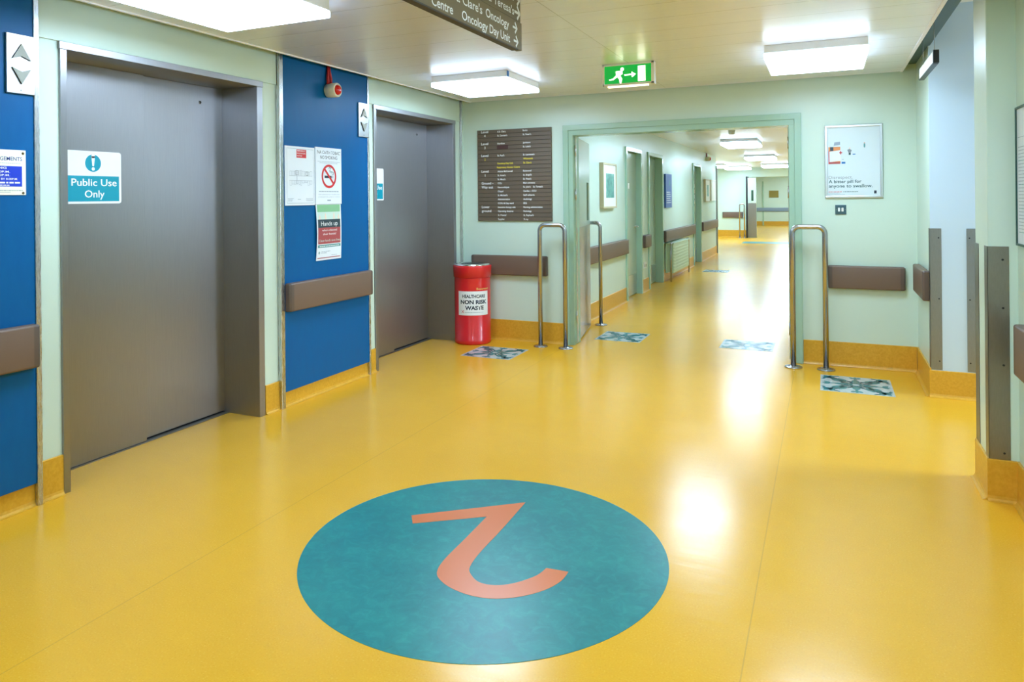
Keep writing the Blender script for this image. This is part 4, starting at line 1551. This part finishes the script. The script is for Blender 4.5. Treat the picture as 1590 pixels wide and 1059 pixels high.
# far end: grey leaf, plaque, teal band
r = setting('door_7', (-2.3, 25.9, 0))
tag(r, 'open leaf with a tall steel plate at the corridor end', 'door')
mb = MB(); mb.box(-2.36, -2.09, 25.85, 25.90, 0.01, 2.02, 'mint_door', 0.003); lf = mb.build('door_leaf', None, r)
mb = MB(); mb.box(-2.355, -2.095, 25.846, 25.85, 0.02, 1.165, 'guard_steel'); mb.build('kick_plate', None, lf)
mb = MB(); mb.box(-2.25, -2.18, 25.845, 25.85, 1.24, 1.60, 'glass_dark'); mb.build('vision_panel', None, lf)
mb = MB(); mb.box(-2.42, -2.365, 25.84, 26.3, 0, 2.06, 'dark_gap', 0.003); mb.build('door_frame', None, r)  # shade of the slit beside the leaf, put in as a solid dark strip

t = tag(MB().box(-2.42, -2.00, 36.98, 36.9995, 1.32, 1.65, 'brass', 0.004).build('wall_plaque'), 'small brass coloured plaque on the farthest wall', 'plaque')
mb = MB(); mb.box(-2.72, -2.66, 36.96, 36.9995, 0, 2.1, 'mint_gloss', 0.004)
struct(mb.build('trim_3'))

# ------------------------------------------------------------------ floor inlays
CX, CY, CR = -1.251, 2.6226, 0.7205
t = thing('floor_roundel', 'large teal linoleum roundel with an orange numeral two', 'floor inlay', (CX, CY, 0))
mb = MB()
mb.prism([(CX + CR * math.cos(2 * PI * k / 128), CY + CR * math.sin(2 * PI * k / 128), 0.0002) for k in range(128)], (0, 0, 0.0010), 'teal_lino')
mb.build('disc', None, t)
A = (-1.673, 2.772)
DIAG = [(-1.262, 3.103), (-1.252, 2.802), (-1.250, 2.593), (-1.238, 2.478), (-1.212, 2.428), (-1.157, 2.387), (-1.095, 2.392), (-1.040, 2.430), (-0.995, 2.492), (-0.977, 2.532), (-0.968, 2.582)]
OUT = [(-0.883, 2.589), (-0.887, 2.514), (-0.920, 2.434), (-0.979, 2.363), (-1.053, 2.313), (-1.132, 2.295), (-1.217, 2.306), (-1.285, 2.337), (-1.331, 2.385), (-1.352, 2.480), (-1.356, 2.670), (-1.362, 2.895)]
F = (-1.626, 2.704)
outline = [A] + catmull(DIAG, 4) + catmull(OUT, 4) + [F]
mb = MB()
mb.prism([(a_, c_, 0.0012) for a_, c_ in outline], (0, 0, 0.0008), 'numeral_orange')
bmesh.ops.triangulate(mb.bm, faces=[f_ for f_ in mb.bm.faces if len(f_.verts) > 4])
mb.build('numeral', None, t)


def leafshape(f, u, v, ang, L, w_, m, part='motif'):
    c, s = math.cos(ang), math.sin(ang)
    P = []
    for k in range(9):
        q = k / 8
        P.append((q * L, w_ * math.sin(PI * q) ** 0.8 if 0 < q < 1 else 0))
    P += [(p_[0], -p_[1]) for p_ in P[-2:0:-1]]
    f.poly([(u + a * c - b_ * s, v + a * s + b_ * c) for a, b_ in P], m, 2, part)


def floor_tile(x0, x1, y0, y1, label):
    t = thing('floor_tile', label, 'floor tile', ((x0 + x1) / 2, (y0 + y1) / 2, 0), 'patterned floor tiles')
    mb = MB(); mb.box(x0, x1, y0, y1, 0.0002, 0.0014, 'tile_ground'); mb.build('tile', None, t)
    cx, cy, h = (x0 + x1) / 2, (y0 + y1) / 2, (x1 - x0) / 2
    ky = (y1 - y0) / (x1 - x0)
    f = Face((cx, cy, 0.0014), X_, Y_ * ky, Z_, 0.00035)
    mm = 'tile_motif'
    f.ring(0, 0, 0.10 * h, 0.20 * h, mm, 1, 'motif', n=24)
    for k in range(4):
        a = k * PI / 2
        c, s = math.cos(a), math.sin(a)
        rot = lambda P: [(p_[0] * c - p_[1] * s, p_[0] * s + p_[1] * c) for p_ in P]
        leafshape(f, 0.14 * h * c, 0.14 * h * s, a, 0.52 * h, 0.115 * h, mm)
        # trident tip on each arm
        f.line(rot([(0.6 * h, 0), (0.92 * h, 0)]), 0.075 * h, mm, 1, 'motif')
        for sg in (1, -1):
            q = rot([(0.72 * h, 0)])[0]
            leafshape(f, q[0], q[1], a + sg * 0.75, 0.24 * h, 0.07 * h, mm)
            # sweeping scroll from beside the arm out towards the tile edge
            sc = catmull([(0.22 * h, sg * 0.10 * h), (0.38 * h, sg * 0.20 * h), (0.62 * h, sg * 0.52 * h), (0.80 * h, sg * 0.70 * h), (0.93 * h, sg * 0.48 * h)], 5)
            f.line(rot(sc), 0.085 * h, mm, 1, 'motif')
        # diagonal stem with leaves and a corner palmette
        d = a + PI / 4
        dc, ds = math.cos(d), math.sin(d)
        f.line([(0.16 * h * dc, 0.16 * h * ds), (1.08 * h * dc, 1.08 * h * ds)], 0.07 * h, mm, 1, 'motif')
        leafshape(f, 0.40 * h * dc, 0.40 * h * ds, d + 0.34, 0.46 * h, 0.115 * h, mm)
        leafshape(f, 0.40 * h * dc, 0.40 * h * ds, d - 0.34, 0.46 * h, 0.115 * h, mm)
        for q in (0, 0.6, -0.6):
            leafshape(f, 0.92 * h * dc, 0.92 * h * ds, d + q, 0.38 * h - abs(q) * 0.10 * h, 0.095 * h, mm)
    f.build(t)
    return t


floor_tile(-2.972, -2.495, 5.790, 6.248, 'patterned floor tile in front of the red bin')
floor_tile(-2.082, -1.632, 6.955, 7.431, 'patterned floor tile inside the doorway near the open leaf')
floor_tile(-0.905, -0.442, 7.003, 7.430, 'patterned floor tile inside the doorway in the glare')
floor_tile(-0.045, 0.430, 5.745, 6.250, 'patterned floor tile in front of the rail below the pill poster')
floor_tile(-2.09, -1.64, 13.95, 14.40, 'distant patterned floor tile by the radiator')
mb = MB(); mb.box(-2.28, -0.1, 22.8, 23.7, 0.0002, 0.0012, 'teal_lino')
tag(mb.build('floor_band'), 'teal band laid across the far corridor floor', 'floor inlay')
